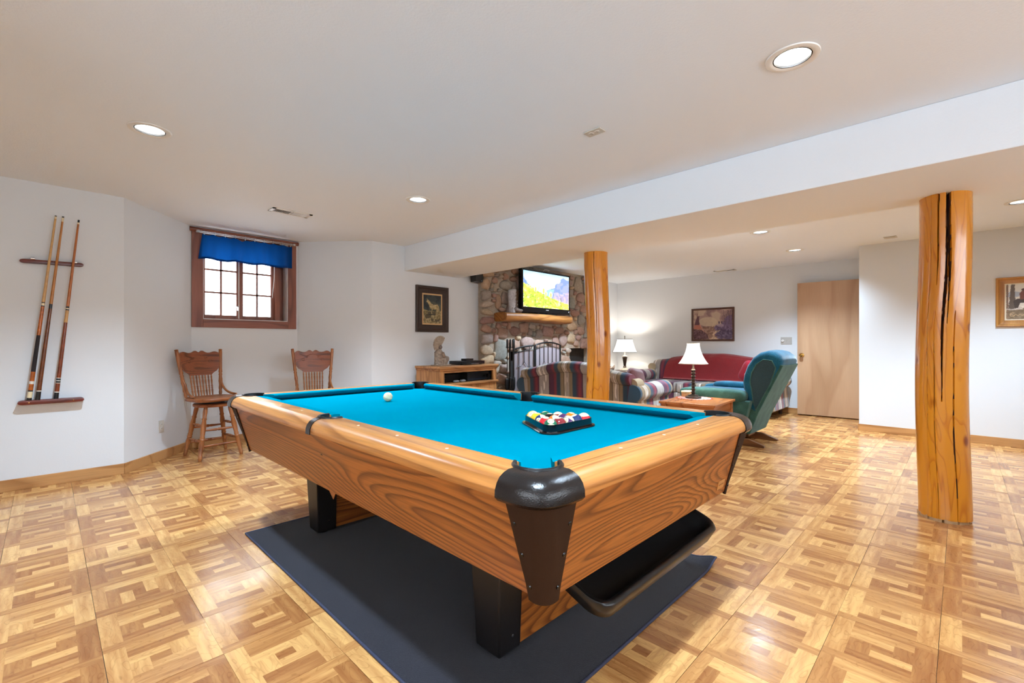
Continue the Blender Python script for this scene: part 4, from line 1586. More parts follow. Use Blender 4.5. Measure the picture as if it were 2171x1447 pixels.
    for k in range(8):
        u = -0.60 + 1.2 * k / 7
        mb = MB()
        mb.spindle((0.165 * u * 0.95, 0.178, SH - 0.02), P(u * 0.9, 0.80, 0), sp, 10)
        obj('spindle', turn(mb), M['stoolwood_z'], t, smooth=50, world=False)
    return t
st0 = make_stool('oak swivel stool in full view left of the pool table', (1.175, 5.34, 0), math.radians(8))
dup(st0, (2.085, 5.08, 0), math.radians(-24), 'oak swivel stool half hidden behind the far end of the pool table')

# ------------------------------------------------------------------ valance
def clothmat(name, c, tr=0.35, sc=700):
    t = NT(name)
    v = t.noise(t.coords((1, 1, 1)), sc, 2)
    dk = tuple(x * 0.7 for x in c[:3]) + (1,)
    colr = t.ramp(v, [(0.3, dk), (0.7, c)])
    t.col(colr).set(rough=0.9, spec=0.1, sheen=0.2)
    tl = t.n('ShaderNodeBsdfTranslucent')
    t.l(colr, tl.inputs[0])
    mx = t.n('ShaderNodeMixShader')
    mx.inputs[0].default_value = tr
    t.l(t.b.outputs[0], mx.inputs[1])
    t.l(tl.outputs[0], mx.inputs[2])
    t.l(mx.outputs[0], t.t.nodes['Material Output'].inputs[0])
    t.bump(v, 0.2, 0.002)
    return t.m
M['bluecloth'] = clothmat('blue_valance_cloth', rgb(10, 76, 150), 0.4)
va = thing('valance', 'short blue cloth valance hanging over the top of the window', 'curtain', ((1.145 + 2.092) / 2, YW - 0.06, 2.02))
def vpt(u, v):
    """v 0 = top"""
    x = 1.172 + (2.092 - 1.172) * u
    x += -0.035 * (1 - u) ** 3 * v
    fold = 0.012 * math.sin(u * 26 + 1.5) + 0.008 * math.sin(u * 47 + 0.4)
    y = YW - 0.062 + fold * (0.35 + 0.65 * v)
    ring = 0.5 + 0.5 * math.cos(u * 2 * PI * 9)
    zt = 2.287 - 0.010 * (1 - ring) - 0.020 * math.exp(-((u - 0.42) / 0.035) ** 2)
    zb = 2.018 + 0.006 * math.sin(u * 21)
    return (x, y, zt + (zb - zt) * v)
mb = MB()
mb.grid(vpt, 150, 16)
obj('cloth', mb, M['bluecloth'], va, smooth=80)
mb = MB()
mb.grid(lambda u, v: (vpt(u, 0.92 + 0.08 * v)[0], vpt(u, 0.92 + 0.08 * v)[1] - 0.002, vpt(u, 0.92 + 0.08 * v)[2]), 150, 2)
obj('hem', mb, M['bluecloth'], va, smooth=80)
rod = thing('curtain_rod', 'thin chrome curtain rod with ring clips above the window', 'curtain rod', (1.62, YW - 0.05, 2.31))
for dz, yy in ((0.0, YW - 0.058), (-0.012, YW - 0.05)):
    mb = MB()
    mb.tube([(1.118, yy, 2.313 + dz), (2.135, yy, 2.313 + dz)], 0.0045, 8)
    obj('rod', mb, M['chrome'], rod, smooth=50)
for x in (1.14, 2.118):
    mb = MB()
    mb.box(x - 0.012, x + 0.012, YW - 0.064, YW - 0.0185, 2.300, 2.322)
    obj('bracket', mb, M['chrome'], rod, bevel=0.003)
for k in range(10):
    u = (0.02 + 0.96 * k / 9)
    x = 1.172 + (2.092 - 1.172) * u
    mb = MB()
    mb.tube([(x, YW - 0.058 + 0.013 * math.cos(a * PI / 8), 2.308 + 0.015 * math.sin(a * PI / 8)) for a in range(16)], 0.0014, 6, closed=True)
    rg = obj('ring', mb, M['chrome'], rod, smooth=60)
    mb = MB()
    mb.box(x - 0.004, x + 0.004, YW - 0.062, YW - 0.054, 2.280, 2.294)
    obj('clip', mb, M['chrome'], rg)
# ------------------------------------------------------------------ river stone fireplace
M['mortar'] = plain('mortar', rgb(176, 160, 142), 0.9, noise=0.15, nscale=60, bump=0.5, bd=0.01)
def stonemat():
    t = NT('river_stone')
    oi = t.n('ShaderNodeObjectInfo')
    base = t.ramp(oi.outputs['Random'], [(0.0, rgb(172, 132, 116)), (0.18, rgb(190, 156, 136)), (0.34, rgb(152, 116, 106)), (0.48, rgb(208, 180, 146)), (0.6, rgb(162, 154, 144)), (0.74, rgb(186, 148, 136)), (0.86, rgb(150, 152, 144)), (1.0, rgb(200, 178, 160))])
    v = t.noise(t.coords(), 3.0, 4, 0.6)
    f = t.noise(t.coords(), 26, 3)
    base = t.mix(1.0, base, t.ramp(v, [(0.3, (0.74, 0.72, 0.70, 1)), (0.7, (1.05, 1.05, 1.05, 1))]), 'MULTIPLY')
    base = t.mix(1.0, base, t.ramp(f, [(0.3, (0.82, 0.82, 0.82, 1)), (0.6, (1, 1, 1, 1))]), 'MULTIPLY')
    t.col(base).set(rough=0.7, spec=0.3)
    t.bump(f, 0.3, 0.02)
    return t.m
M['stone'] = stonemat()
FX_0, FX_1, YF = 4.47, 7.55, 4.995
fp = thing('fireplace', 'floor to ceiling river stone fireplace with a log mantel shelf', 'fireplace', ((FX_0 + FX_1) / 2, YB, 0))
OPEN = [(5.02, 5.95, 0.36, 0.99), (6.55, 7.15, 0.42, 1.03)]
mb = MB()
xs = sorted({FX_0, FX_1} | {o[0] for o in OPEN} | {o[1] for o in OPEN})
for a, b in zip(xs[:-1], xs[1:]):
    op = [o for o in OPEN if o[0] <= (a + b) / 2 <= o[1]]
    if op:
        mb.box(a, b, YF, YB - 0.001, 0, op[0][2])
        mb.box(a, b, YF, YB - 0.001, op[0][3], CH - 0.001)
    else:
        mb.box(max(a, FX_0 + 0.035), b, YF, YB - 0.001, 0, CH - 0.001)
obj('mortar_mass', mb, M['mortar'], fp)
M['openback'] = plain('opening_dark', rgb(44, 38, 34), 0.9, noise=0.3, nscale=10)  # dark mottled brown for the back of both openings
for o in OPEN:
    mb = MB()
    x0, x1, z0, z1 = o
    mb.box(x0 - 0.0, x1 + 0.0, YB - 0.012, YB - 0.003, z0, z1)
    obj('firebox_back', mb, M['openback'], fp)
mb = MB()
mb.box(4.62, 7.20, 4.605, 4.91, 0.0, 0.34)
tag(obj('hearth', mb, M['mortar'], None, bevel=0.02), 'raised masonry hearth in front of the river stone fireplace', 'hearth')
# stone variants
def stone_mesh(seed):
    rs = random.Random(seed)
    a = [rs.uniform(-1, 1) for _ in range(9)]
    mb = MB()
    e = (rs.uniform(0.62, 0.9), rs.uniform(0.62, 0.9))
    def fn(q):
        k = 1 + 0.10 * math.sin(3 * q.x + 5 * a[0]) + 0.10 * math.sin(3.3 * q.z + 5 * a[1]) + 0.06 * math.sin(5 * q.x + 4 * q.z + 5 * a[2])
        return Vector((q.x * k, q.y * (1 + 0.12 * a[3] * q.x), q.z * k))
    mb.superq((0, 0, 0), (1, 1, 1), e, 14, 8, rot=Matrix.Rotation(PI / 2, 3, 'X'), fn=None)
    mb.v = [tuple(fn(Vector(p))) for p in mb.v]
    return mesh_of('stone', mb, M['stone'], smooth=70)
SMESH = [stone_mesh(k) for k in range(10)]
rs = random.Random(12)
placed = []
def ok_stone(x, z, a, b):
    if x - a < FX_0 - 0.03 or x + a > FX_1 + 0.02 or z + 1.2 * b > CH - 0.01 or z - b < 0.40:
        return False
    for o in OPEN:
        if o[0] - a * 0.85 < x < o[1] + a * 0.85 and o[2] - b * 0.9 < z < o[3] + b * 0.9:
            return False
    if 4.66 < x < 6.36 and 1.44 - b * 0.7 < z < 1.57 + b * 0.7:
        return False
    for (X, Z_, A, B) in placed:
        dx, dz = (x - X) / (a + A), (z - Z_) / (b + B)
        if (abs(dx) ** 2.3 + abs(dz) ** 2.3) < 0.93:
            return False
    return True
# edge stones first, so the left corner is built of stones
z = 0.36
while z < CH - 0.06:
    b = rs.uniform(0.05, 0.095)
    a = rs.uniform(0.08, 0.13)
    if z + 2.3 * b < CH:
        placed.append((FX_0 + a - 0.035, z + b, a, b))
    z += 2 * b + 0.012
for amin, amax, tries in ((0.10, 0.15, 900), (0.075, 0.115, 1800), (0.055, 0.08, 3000), (0.035, 0.055, 4200)):
    for _ in range(tries):
        if len(placed) >= 296:
            break
        a = rs.uniform(amin, amax)
        b = a * rs.uniform(0.55, 0.95)
        if rs.random() < 0.22:
            a, b = b, a
        x = rs.uniform(FX_0, 7.15) if rs.random() < 0.93 else rs.uniform(7.1, FX_1)
        zz = rs.uniform(0.4, CH)
        if ok_stone(x, zz, a, b):
            placed.append((x, zz, a, b))
fc = ROOTM['fireplace'].translation
for k, (x, zz, a, b) in enumerate(placed):
    instance('stone', SMESH[rs.randrange(10)], fp, (x - fc.x, YF - 0.006 - fc.y, zz), (0, rs.uniform(-0.25, 0.25), 0), (a, rs.uniform(0.035, 0.055), b))
# mantel
M['mantel'] = wood('mantel_log', rgb(176, 116, 58), rgb(132, 78, 34), 0, 7, 0.8, 4.5, 0.4, 0.25)
def mantel_ring(x, s=1.0):
    pts = []
    for k in range(16):
        a = 2 * PI * k / 16
        c, sn = math.cos(a), math.sin(a)
        yy = 4.86 + 0.145 * s * math.copysign(abs(c) ** 0.55, c)
        zz = 1.515 + 0.068 * s * math.copysign(abs(sn) ** 0.6, sn) + 0.006 * math.sin(x * 5)
        if zz > 1.578:
            zz = 1.578
        pts.append((x, yy + 0.008 * math.sin(x * 4 + 1), zz))
    return pts
mt = thing('mantel_shelf', 'half round varnished log mantel shelf set into the stone fireplace', 'mantel', (5.5, 4.86, 1.45))
mb = MB()
mb.loft([mantel_ring(4.70), mantel_ring(4.72)] + [mantel_ring(4.72 + (6.28 - 4.72) * k / 24) for k in range(1, 24)] + [mantel_ring(6.28), mantel_ring(6.33, 0.8)])
obj('mantel_beam', mb, M['mantel'], mt, smooth=50)

# television
tv = thing('television', 'flat television showing a mountain meadow above the mantel', 'television', (5.70, 4.86, 1.585))
TX0_, TX1_, TZ0_, TZ1_ = 5.105, 6.300, 1.603, 2.275
TYF = 4.80
mb = MB()
mb.box(TX0_, TX1_, TYF, TYF + 0.075, TZ0_, TZ1_)
obj('housing', mb, M['blackgloss'], tv, bevel=0.006)
SX0, SX1, SZ0, SZ1 = TX0_ + 0.028, TX1_ - 0.028, TZ0_ + 0.082, TZ1_ - 0.030
p = Paint(150, 90)
u, v = p.u, p.v
p.put(np.ones_like(u), (250, 254, 255))
p.c[..., 0] = 120 + 132 * np.clip(1.55 - v * 1.35 + 0.25 * vnoise(u, v, 4, 3, 2), 0, 1)
p.c[..., 1] = 190 + 64 * np.clip(1.55 - v * 1.3 + 0.25 * vnoise(u, v, 4, 3, 2), 0, 1)
p.c[..., 2] = 240 + 14 * np.clip(1.5 - v, 0, 1)
p.poly([(0, 0.86), (0.06, 0.78), (0.12, 0.66), (0.2, 0.74), (0.3, 0.73), (0.42, 0.56), (0.5, 0.52), (0.5, 0.3), (0, 0.3)], (178, 204, 240), 0.8, 0.03, 4)
p.poly([(0, 0.84), (0.05, 0.72), (0.12, 0.6), (0.2, 0.5), (0, 0.4)], (98, 124, 190), 0.9, 0.03, 5)
p.poly([(0.4, 0.45), (0.55, 0.56), (0.66, 0.6), (0.7, 0.74), (0.78, 0.78), (0.82, 0.9), (0.86, 0.95), (0.93, 0.9), (1, 0.88), (1, 0.2), (0.5, 0.3)], (118, 138, 192), 1, 0.03, 6)
p.poly([(0.42, 0.44), (0.56, 0.56), (0.66, 0.58), (0.62, 0.4), (0.55, 0.3)], (140, 180, 228), 0.9, 0.02, 7)
m = (vnoise(u, v, 12, 9, 8) > 0.52) & (u > 0.62) & (v < 0.8) & (v > 0.2)
p.put(m & (p.c[..., 2] < 215), (158, 160, 200), 0.6)
p.poly([(0.62, 0.22), (0.7, 0.38), (0.8, 0.42), (0.88, 0.4), (1, 0.58), (1, 0.1), (0.6, 0.1)], (160, 148, 176), 0.9, 0.05, 9)
m = (vnoise(u, v, 18, 14, 18) > 0.55) & (u > 0.62) & (v < 0.5)
p.put(m, (206, 180, 170), 0.55)
p.poly([(0, 0.66), (0.1, 0.60), (0.22, 0.52), (0.38, 0.42), (0.55, 0.33), (0.72, 0.26), (0.85, 0.2), (1, 0.17), (1, 0), (0, 0)], (214, 214, 84), 1, 0.05, 10)
mead = (v < 0.66 - 0.62 * u + 0.02) & (v < 0.62)
g = vnoise(u, v, 26, 18, 11)
p.put(mead & (g > 0.55), (150, 190, 60), 0.7)
p.put(mead & (g < 0.36), (246, 240, 170), 0.75)
p.put(mead & (vnoise(u, v, 30, 40, 12) > 0.66), (110, 150, 50), 0.7)
p.put((u > 0.8) & (v < 0.17) & (vnoise(u, v, 20, 12, 13) > 0.5), (232, 190, 90), 0.7)
for cx_, cy_, s in ((0.25, 0.52, 1.0), (0.42, 0.50, 1.15), (0.47, 0.42, 0.9), (0.58, 0.40, 1.1), (0.79, 0.2, 0.8)):
    p.blob((cx_, cy_), 0.034 * s, 0.085 * s, (252, 250, 222), 0.85)
    p.blob((cx_, cy_ - 0.01), 0.016 * s, 0.062 * s, (190, 190, 70), 0.9)
    p.stroke((cx_, cy_ - 0.05), (cx_ - 0.01, 0.05), 0.004, (96, 120, 50), 0.8)
p.stroke((0.33, 0.62), (0.30, 0.48), 0.003, (90, 120, 120), 0.8)
p.stroke((0.62, 0.5), (0.66, 0.2), 0.003, (120, 130, 110), 0.7)
p.stroke((0.81, 0.33), (0.81, 0.08), 0.006, (90, 96, 60), 0.8)
M['screen'] = print_mat('tv_screen', 0.2, 1.15)
me = p.mesh('screen', lambda a, b: (SX0 + (SX1 - SX0) * a - 5.70, TYF - 0.001 - 4.86, SZ0 + (SZ1 - SZ0) * b - 1.585), M['screen'])
instance('screen', me, tv, (0, 0, 0))
mb = MB()
for k in range(4):
    x = 5.672 + k * 0.018
    mb.box(x, x + 0.013, TYF - 0.0012, TYF, TZ0_ + 0.044, TZ0_ + 0.056)
obj('badge', mb, plain('badge_silver', rgb(190, 192, 196), 0.3), tv)
mb = MB()
mb.lathe([(0, -0.002), (0.012, -0.002), (0.012, 0), (0, 0)], (TX1_ - 0.03, TYF, TZ0_ + 0.045), 12, 'y')
obj('indicator', mb, plain('indicator_white', rgb(220, 224, 230), 0.3), tv)
mb = MB()
mb.box(5.45, 5.95, 4.79, 4.915, 1.5805, 1.592)
mb.box(5.62, 5.78, 4.86, 4.90, 1.592, 1.62)
obj('stand', mb, M['black'], tv, bevel=0.003)
mb = MB()                                   # camera clip on the top edge
mb.tube([(5.62, 4.81, 2.275), (5.63, 4.80, 2.300), (5.70, 4.795, 2.306), (5.76, 4.80, 2.300), (5.72, 4.80, 2.281)], 0.004, 6)
obj('top_clip', mb, M['white'], tv, smooth=60)

# cowboy boot on the mantel
M['bootgrey'] = plain('boot_resin', rgb(176, 172, 174), 0.5, noise=0.25, nscale=25, bump=0.3, bd=0.01)
M['bootdark'] = plain('boot_brown', rgb(112, 94, 84), 0.5, noise=0.3, nscale=25, bump=0.3, bd=0.01)
bt = thing('boot_ornament', 'grey cowboy boot ornament with curled toe standing on the mantel left of television', 'ornament', (4.93, 4.84, 1.579))
def ell(c, a, b, n=16):
    return [(c[0] + a * math.cos(2 * PI * k / n), c[1] + b * math.sin(2 * PI * k / n), c[2]) for k in range(n)]
mb = MB()
mb.loft([ell((0, 0, 0.0), 0.05, 0.04), ell((0, 0, 0.05), 0.052, 0.042), ell((0.004, 0, 0.12), 0.058, 0.045), ell((0, 0, 0.20), 0.066, 0.048), ell((-0.002, 0, 0.28), 0.07, 0.05), ell((0, 0, 0.33), 0.068, 0.05), ell((0.012, 0, 0.350), 0.055, 0.045), ell((0.02, 0, 0.356), 0.03, 0.03)])
obj('shaft', mb, M['bootgrey'], bt, smooth=60, world=False)
mb = MB()
fr_ = []
for k in range(9):
    t_ = k / 8
    x = -0.02 + 0.20 * t_
    h = 0.055 * (1 - 0.6 * t_)
    z = 0.05 * (1 - t_) ** 1.2 + 0.022 + (0.02 * max(0, t_ - 0.75) * 4)
    w = 0.042 * (1 - 0.35 * t_ ** 2)
    if k == 8:
        h, w = 0.008, 0.010
    fr_.append([(x, w * math.cos(2 * PI * q / 14), max(0.001, z + h * math.sin(2 * PI * q / 14))) for q in range(14)])
mb.loft(fr_)
obj('foot', mb, M['bootdark'], bt, smooth=60, world=False)
mb = MB()
for k in range(6):
    z = 0.07 + 0.045 * k
    x = 0.052 + 0.012 * math.sin(k)
    mb.superq((x, -0.02, z), (0.016, 0.02, 0.03), (0.9, 0.9), 10, 6, rot=Matrix.Rotation(0.5, 3, 'Y'))
obj('front_fringe', mb, M['bootdark'], bt, smooth=70, world=False)
bt.rotation_euler = (0, 0, -0.35)

# wall speaker
sp_ = thing('wall_speaker', 'small black speaker high on the wall beside the stone fireplace', 'speaker', (4.37, 5.02, 2.0))
mb = MB()
mb.hexa([(4.315, 4.965, 2.005), (4.440, 4.955, 2.000), (4.44, 5.09, 2.00), (4.325, 5.09, 2.005)], [(4.295, 4.95, 2.20), (4.445, 4.94, 2.20), (4.445, 5.09, 2.20), (4.305, 5.09, 2.20)])
obj('cabinet', mb, M['black'], sp_, bevel=0.006)
mb = MB()
mb.box(4.35, 4.40, 5.08, YB - 0.001, 2.08, 2.14)
obj('wall_bracket', mb, M['black'], sp_)
mb = MB()
mb.lathe([(0, -0.002), (0.006, -0.002), (0.006, 0.004), (0, 0.004)], (4.42, 4.957, 2.02), 10, 'y')
obj('badge', mb, M['chrome'], sp_)

# fire screen
fs = thing('fire_screen', 'folding black iron fire screen with diamond bars in front of firebox', 'fire screen', (5.4, 4.68, 0.34))
M['mesh'] = plain('screen_mesh', rgb(150, 138, 142), 0.7, noise=0.1, nscale=500)
def screen_panel(p, q, h0, h1, arch):
    z0 = 0.356
    P = lambda t, z, o=0.0: (p[0] + (q[0] - p[0]) * t, p[1] + (q[1] - p[1]) * t - o, z)
    top = lambda t: h0 + (h1 - h0) * t + arch * 4 * t * (1 - t)
    n = 14
    mb = MB()
    mb.tube([P(0, z0)] + [P(k / n, top(k / n)) for k in range(n + 1)] + [P(1, z0)], 0.013, 8, closed=True)
    fr = obj('panel_frame', mb, M['iron'], fs, smooth=50)
    mb = MB()
    mb.grid(lambda a, b: P(a, z0 + (top(a) - 0.07 - z0) * b, -0.006), 12, 4)
    obj('mesh_sheet', mb, M['mesh'], fr, smooth=80)
    mb = MB()
    mb.tube([P(k / n, top(k / n) - 0.06) for k in range(n + 1)], 0.005, 6)
    obj('top_bar', mb, M['iron'], fr, smooth=60)
    nb = 5 if math.hypot(q[0] - p[0], q[1] - p[1]) > 0.45 else 3
    for k in range(1, nb + 1):
        t = k / (nb + 1)
        zb = 0.84 if k % 2 == 0 or nb == 3 and k == 2 else 0.345
        if nb == 5 and k in (2, 4):
            zb = 0.83
        mb = MB()
        mb.tube([P(t, zb, 0.004), P(t, top(t), 0.004)], 0.005, 6)
        obj('bar', mb, M['iron'], fr)
        if zb > 0.5:
            w = 0.055 / max(0.2, math.hypot(q[0] - p[0], q[1] - p[1]))
            mb = MB()
            mb.tube([P(t, 0.84, 0.004), P(t + w, 0.77, 0.004), P(t, 0.70, 0.004), P(t - w, 0.77, 0.004)], 0.006, 6, closed=True)
            obj('diamond', mb, M['iron'], fr)
            mb = MB()
            mb.tube([P(t + w, 0.77, 0.004), P(min(1, t + w * 2.2), 0.77, 0.004)], 0.005, 6)
            mb.tube([P(t - w, 0.77, 0.004), P(max(0, t - w * 2.2), 0.77, 0.004)], 0.005, 6)
            obj('cross_bar', mb, M['iron'], fr)
screen_panel((4.89, 4.77), (5.225, 4.655), 1.025, 1.085, 0.012)
screen_panel((5.245, 4.65), (5.845, 4.65), 1.09, 1.09, 0.042)
screen_panel((5.865, 4.66), (6.04, 4.80), 1.085, 1.03, 0.006)

# fireplace tools
ft = thing('fireplace_tool_stand', 'black iron stand holding four fireplace tools left of the fire screen', 'tool stand', (4.775, 4.74, 0.34))
mb = MB()
mb.lathe([(0, 0.342), (0.085, 0.342), (0.085, 0.352), (0.02, 0.372), (0, 0.372)], (4.775, 4.74, 0), 20)
obj('base', mb, M['iron'], ft, smooth=40)
mb = MB()
mb.tube([(4.775, 4.74, 0.37), (4.775, 4.74, 1.13)], 0.010, 8)
mb.tube([(4.70, 4.74, 1.06), (4.85, 4.74, 1.06)], 0.006, 6)
obj('pole', mb, M['iron'], ft, smooth=50)
TOOLS = ('leftmost fireplace tool on the stand, with a flat shovel blade', 'second fireplace tool from the left, with a slim bristle head', 'third fireplace tool from the left, with a flat blade', 'rightmost fireplace tool on the stand, beside the fire screen')
for k, (dx, dy) in enumerate(((-0.068, -0.02), (-0.025, -0.04), (0.03, -0.04), (0.072, -0.02))):
    x, y = 4.775 + dx, 4.74 + dy
    ftk = thing('fireplace_tool', TOOLS[k], 'fire tool', (x, y, 0.43), group='tools on the fireplace stand')
    mb = MB()
    mb.spindle((x, y, 1.04), (x, y, 1.18), [(0, 0.007), (0.1, 0.014), (0.9, 0.014), (0.93, 0.009), (1, 0.009)], 8)
    obj('handle', mb, M['iron'], ftk, smooth=50)
    mb = MB()
    mb.tube([(x, y, 0.50), (x, y, 1.05)], 0.006, 6)
    obj('shaft', mb, M['iron'], ftk, smooth=50)
    mb = MB()
    if k % 2 == 0:
        mb.superq((x, y, 0.52), (0.040 if k == 0 else 0.028, 0.016, 0.085), (0.5, 0.5), 12, 8)
    else:
        mb.superq((x, y, 0.53), (0.020, 0.020, 0.10), (0.8, 0.8), 10, 8)
    obj('head', mb, M['iron'], ftk, smooth=50)

# ------------------------------------------------------------------ television cabinet
M['caboak'] = wood('cabinet_oak', rgb(190, 134, 82), rgb(150, 98, 54), 0, 9, 0.5, 6, 0.4, 0.2)
M['caboak_z'] = wood('cabinet_oak_z', rgb(190, 134, 82), rgb(152, 100, 56), 2, 8, 0.5, 6, 0.4, 0.2)
RC = math.radians(6)
cb = thing('media_cabinet', 'oak media cabinet with open shelf against the back wall', 'cabinet', (3.38, 4.55, 0), RC)
CW, CD = 1.06, 0.45
def cbox(name, par, mat, *b, bevel=0.003):
    mb = MB()
    mb.box(*b)
    return obj(name, mb, mat, par, bevel=bevel, world=False)
cbox('top_board', cb, M['caboak'], -0.025, CW + 0.025, -0.025, CD, 0.800, 0.830, bevel=0.008)
cbox('cornice', cb, M['caboak'], -0.010, CW + 0.010, -0.010, CD, 0.775, 0.800)
for x in (0.0, CW - 0.02):
    cbox('side_panel', cb, M['caboak_z'], x, x + 0.02, 0.0, CD, 0.08, 0.775)
cbox('back_panel', cb, M['caboak'], 0.02, CW - 0.02, CD - 0.01, CD, 0.08, 0.775)
cbox('shelf', cb, M['caboak'], -0.022, CW + 0.022, -0.022, CD - 0.01, 0.582, 0.612, bevel=0.008)
cbox('stile', cb, M['caboak_z'], 0.02, 0.07, 0.0, 0.02, 0.612, 0.775)
cbox('stile', cb, M['caboak_z'], CW - 0.07, CW - 0.02, 0.0, 0.02, 0.612, 0.775)
cbox('top_rail', cb, M['caboak'], 0.07, CW - 0.07, 0.0, 0.02, 0.745, 0.775)
cbox('plinth', cb, M['caboak'], 0.0, CW, 0.01, CD, 0.0, 0.08)
for k in range(2):
    x0, x1 = 0.02 + k * (CW / 2 - 0.018), CW / 2 - 0.002 + k * (CW / 2 - 0.018)
    dd = cbox('cabinet_door', cb, M['caboak_z'], x0, x1, 0.0, 0.018, 0.085, 0.578)
    cbox('raised_panel', dd, M['caboak_z'], x0 + 0.06, x1 - 0.06, -0.006, 0.001, 0.145, 0.52, bevel=0.006)
    mb = MB()
    xk = x1 - 0.03 if k == 0 else x0 + 0.03
    mb.lathe([(0, -0.026), (0.013, -0.024), (0.015, -0.016), (0.007, -0.008), (0.007, 0), (0, 0)], (xk, 0, 0.42), 12, 'y')
    obj('knob', mb, M['brass'], dd, smooth=50, world=False)
def onc(name, label, cat, x, y, z):
    c, s = math.cos(RC), math.sin(RC)
    return thing(name, label, cat, (3.38 + c * x - s * y, 4.55 + s * x + c * y, z), RC)
rv = onc('receiver', 'black stereo receiver with knobs on the open cabinet shelf', 'receiver', 0.772, 0.16, 0.612)
cbox('chassis', rv, M['black'], -0.235, 0.235, -0.10, 0.20, 0.010, 0.122)
mb = MB()
mb.box(-0.235, 0.235, -0.104, -0.100, 0.012, 0.120)
obj('front_panel', mb, plain('receiver_front', rgb(26, 34, 44), 0.2), rv, world=False)
for x, r in ((0.165, 0.026), (0.09, 0.016)):
    mb = MB()
    mb.lathe([(0, -0.130), (r * 0.9, -0.130), (r, -0.122), (r, -0.103), (0, -0.103)], (x, 0, 0.062), 20, 'y')
    obj('knob', mb, M['blackgloss'], rv, smooth=40, world=False)
for k in range(4):
    mb = MB()
    mb.box(-0.215, -0.208, -0.106, -0.103, 0.03 + 0.022 * k, 0.036 + 0.022 * k)
    obj('button', mb, M['chrome'], rv, world=False)
for sx in (-0.2, 0.2):
    for sy in (-0.08, 0.17):
        mb = MB()
        mb.lathe([(0, 0), (0.018, 0), (0.018, 0.010), (0, 0.010)], (sx, sy, 0), 10)
        obj('foot', mb, M['black'], rv, world=False)
ds = onc('set_top_box', 'black box deeper in the cabinet shelf left of receiver', 'set top box', 0.38, 0.24, 0.612)
cbox('housing', ds, M['black'], -0.15, 0.15, -0.06, 0.16, 0.0, 0.10)
lb = onc('media_box', 'low black box at the left end of the open cabinet shelf', 'media box', 0.145, 0.24, 0.612)
cbox('housing', lb, M['black'], -0.06, 0.07, -0.12, 0.12, 0.004, 0.055)
cbox('foot', lb, M['black'], -0.05, 0.06, -0.10, 0.10, 0.0, 0.004, bevel=0)
for k in range(2):
    gpd = onc('game_controller', ('left' if k == 0 else 'right') + ' one of two small grey controllers on cabinet shelf', 'controller', 0.33 + 0.12 * k, 0.06, 0.612)
    mb = MB()
    mb.superq((0, 0, 0.016), (0.045, 0.03, 0.016), (0.7, 0.7), 14, 8)
    obj('grip', mb, plain('controller_grey', rgb(120, 118, 118), 0.5), gpd, smooth=70, world=False)
    mb = MB()
    mb.lathe([(0, 0.029), (0.009, 0.029), (0.010, 0.037), (0, 0.038)], (0.012, -0.006, 0), 10)
    obj('stick', mb, M['black'], gpd, world=False)
dv = onc('disc_player', 'slim black disc player on top of the media cabinet', 'disc player', 0.69, 0.21, 0.830)
cbox('chassis', dv, M['black'], -0.215, 0.215, -0.12, 0.13, 0.006, 0.050)
cbox('front_panel', dv, M['blackgloss'], -0.215, 0.215, -0.124, -0.120, 0.006, 0.050, bevel=0.001)
cbox('tray_slot', dv, M['chrome'], -0.05, 0.10, -0.1255, -0.124, 0.012, 0.016, bevel=0.0)
for sx in (-0.18, 0.18):
    cbox('foot', dv, M['black'], sx - 0.015, sx + 0.015, -0.09, -0.06, 0.0, 0.006, bevel=0)
sb = onc('small_box', 'small black streaming box on top of the disc player', 'media box', 0.69, 0.21, 0.880)
cbox('housing', sb, M['black'], -0.07, 0.07, -0.05, 0.05, 0.0, 0.030)
cbox('front_panel', sb, M['blackgloss'], -0.065, 0.065, -0.052, -0.050, 0.004, 0.026, bevel=0)

# seated figure statue with feather headdress
M['statue'] = plain('weathered_resin', rgb(142, 122, 104), 0.6, noise=0.4, nscale=45, bump=0.5, bd=0.01)
M['statuelt'] = plain('pale_resin', rgb(162, 144, 126), 0.6, noise=0.3, nscale=60, bump=0.5, bd=0.008)
stt = onc('statue', 'seated robed figure statue with tall feather headdress on media cabinet', 'statue', 0.21, 0.22, 0.830)
cbox('plinth', stt, M['statue'], -0.11, 0.12, -0.07, 0.07, 0.0, 0.012, bevel=0.004)
mb = MB()
mb.loft([ell((0.0, 0, 0.010), 0.10, 0.062), ell((0.01, 0, 0.05), 0.105, 0.065), ell((-0.01, 0, 0.09), 0.085, 0.06), ell((-0.03, 0, 0.14), 0.062, 0.055), ell((-0.035, 0, 0.175), 0.052, 0.058), ell((-0.03, 0, 0.20), 0.03, 0.04), ell((-0.025, 0, 0.215), 0.02, 0.022)])
mb.superq((0.075, -0.02, 0.085), (0.045, 0.032, 0.040), (0.8, 0.8), 14, 8)
mb.superq((0.060, 0.03, 0.060), (0.05, 0.03, 0.045), (0.8, 0.8), 14, 8)
mb.tube([(-0.02, -0.055, 0.17), (0.0, -0.065, 0.12), (0.035, -0.04, 0.10), (0.06, -0.02, 0.115)], [0.022, 0.02, 0.016, 0.012], 8)
obj('robed_body', mb, M['statue'], stt, smooth=70, world=False)
mb = MB()
mb.superq((-0.008, 0, 0.238), (0.026, 0.022, 0.032), (0.9, 0.9), 16, 10, fn=lambda q: Vector((q.x + (0.006 if abs(q.z) < 0.008 and q.x > 0.015 else 0), q.y, q.z)))
obj('head', mb, M['bootdark'], stt, smooth=70, world=False)
hd = None
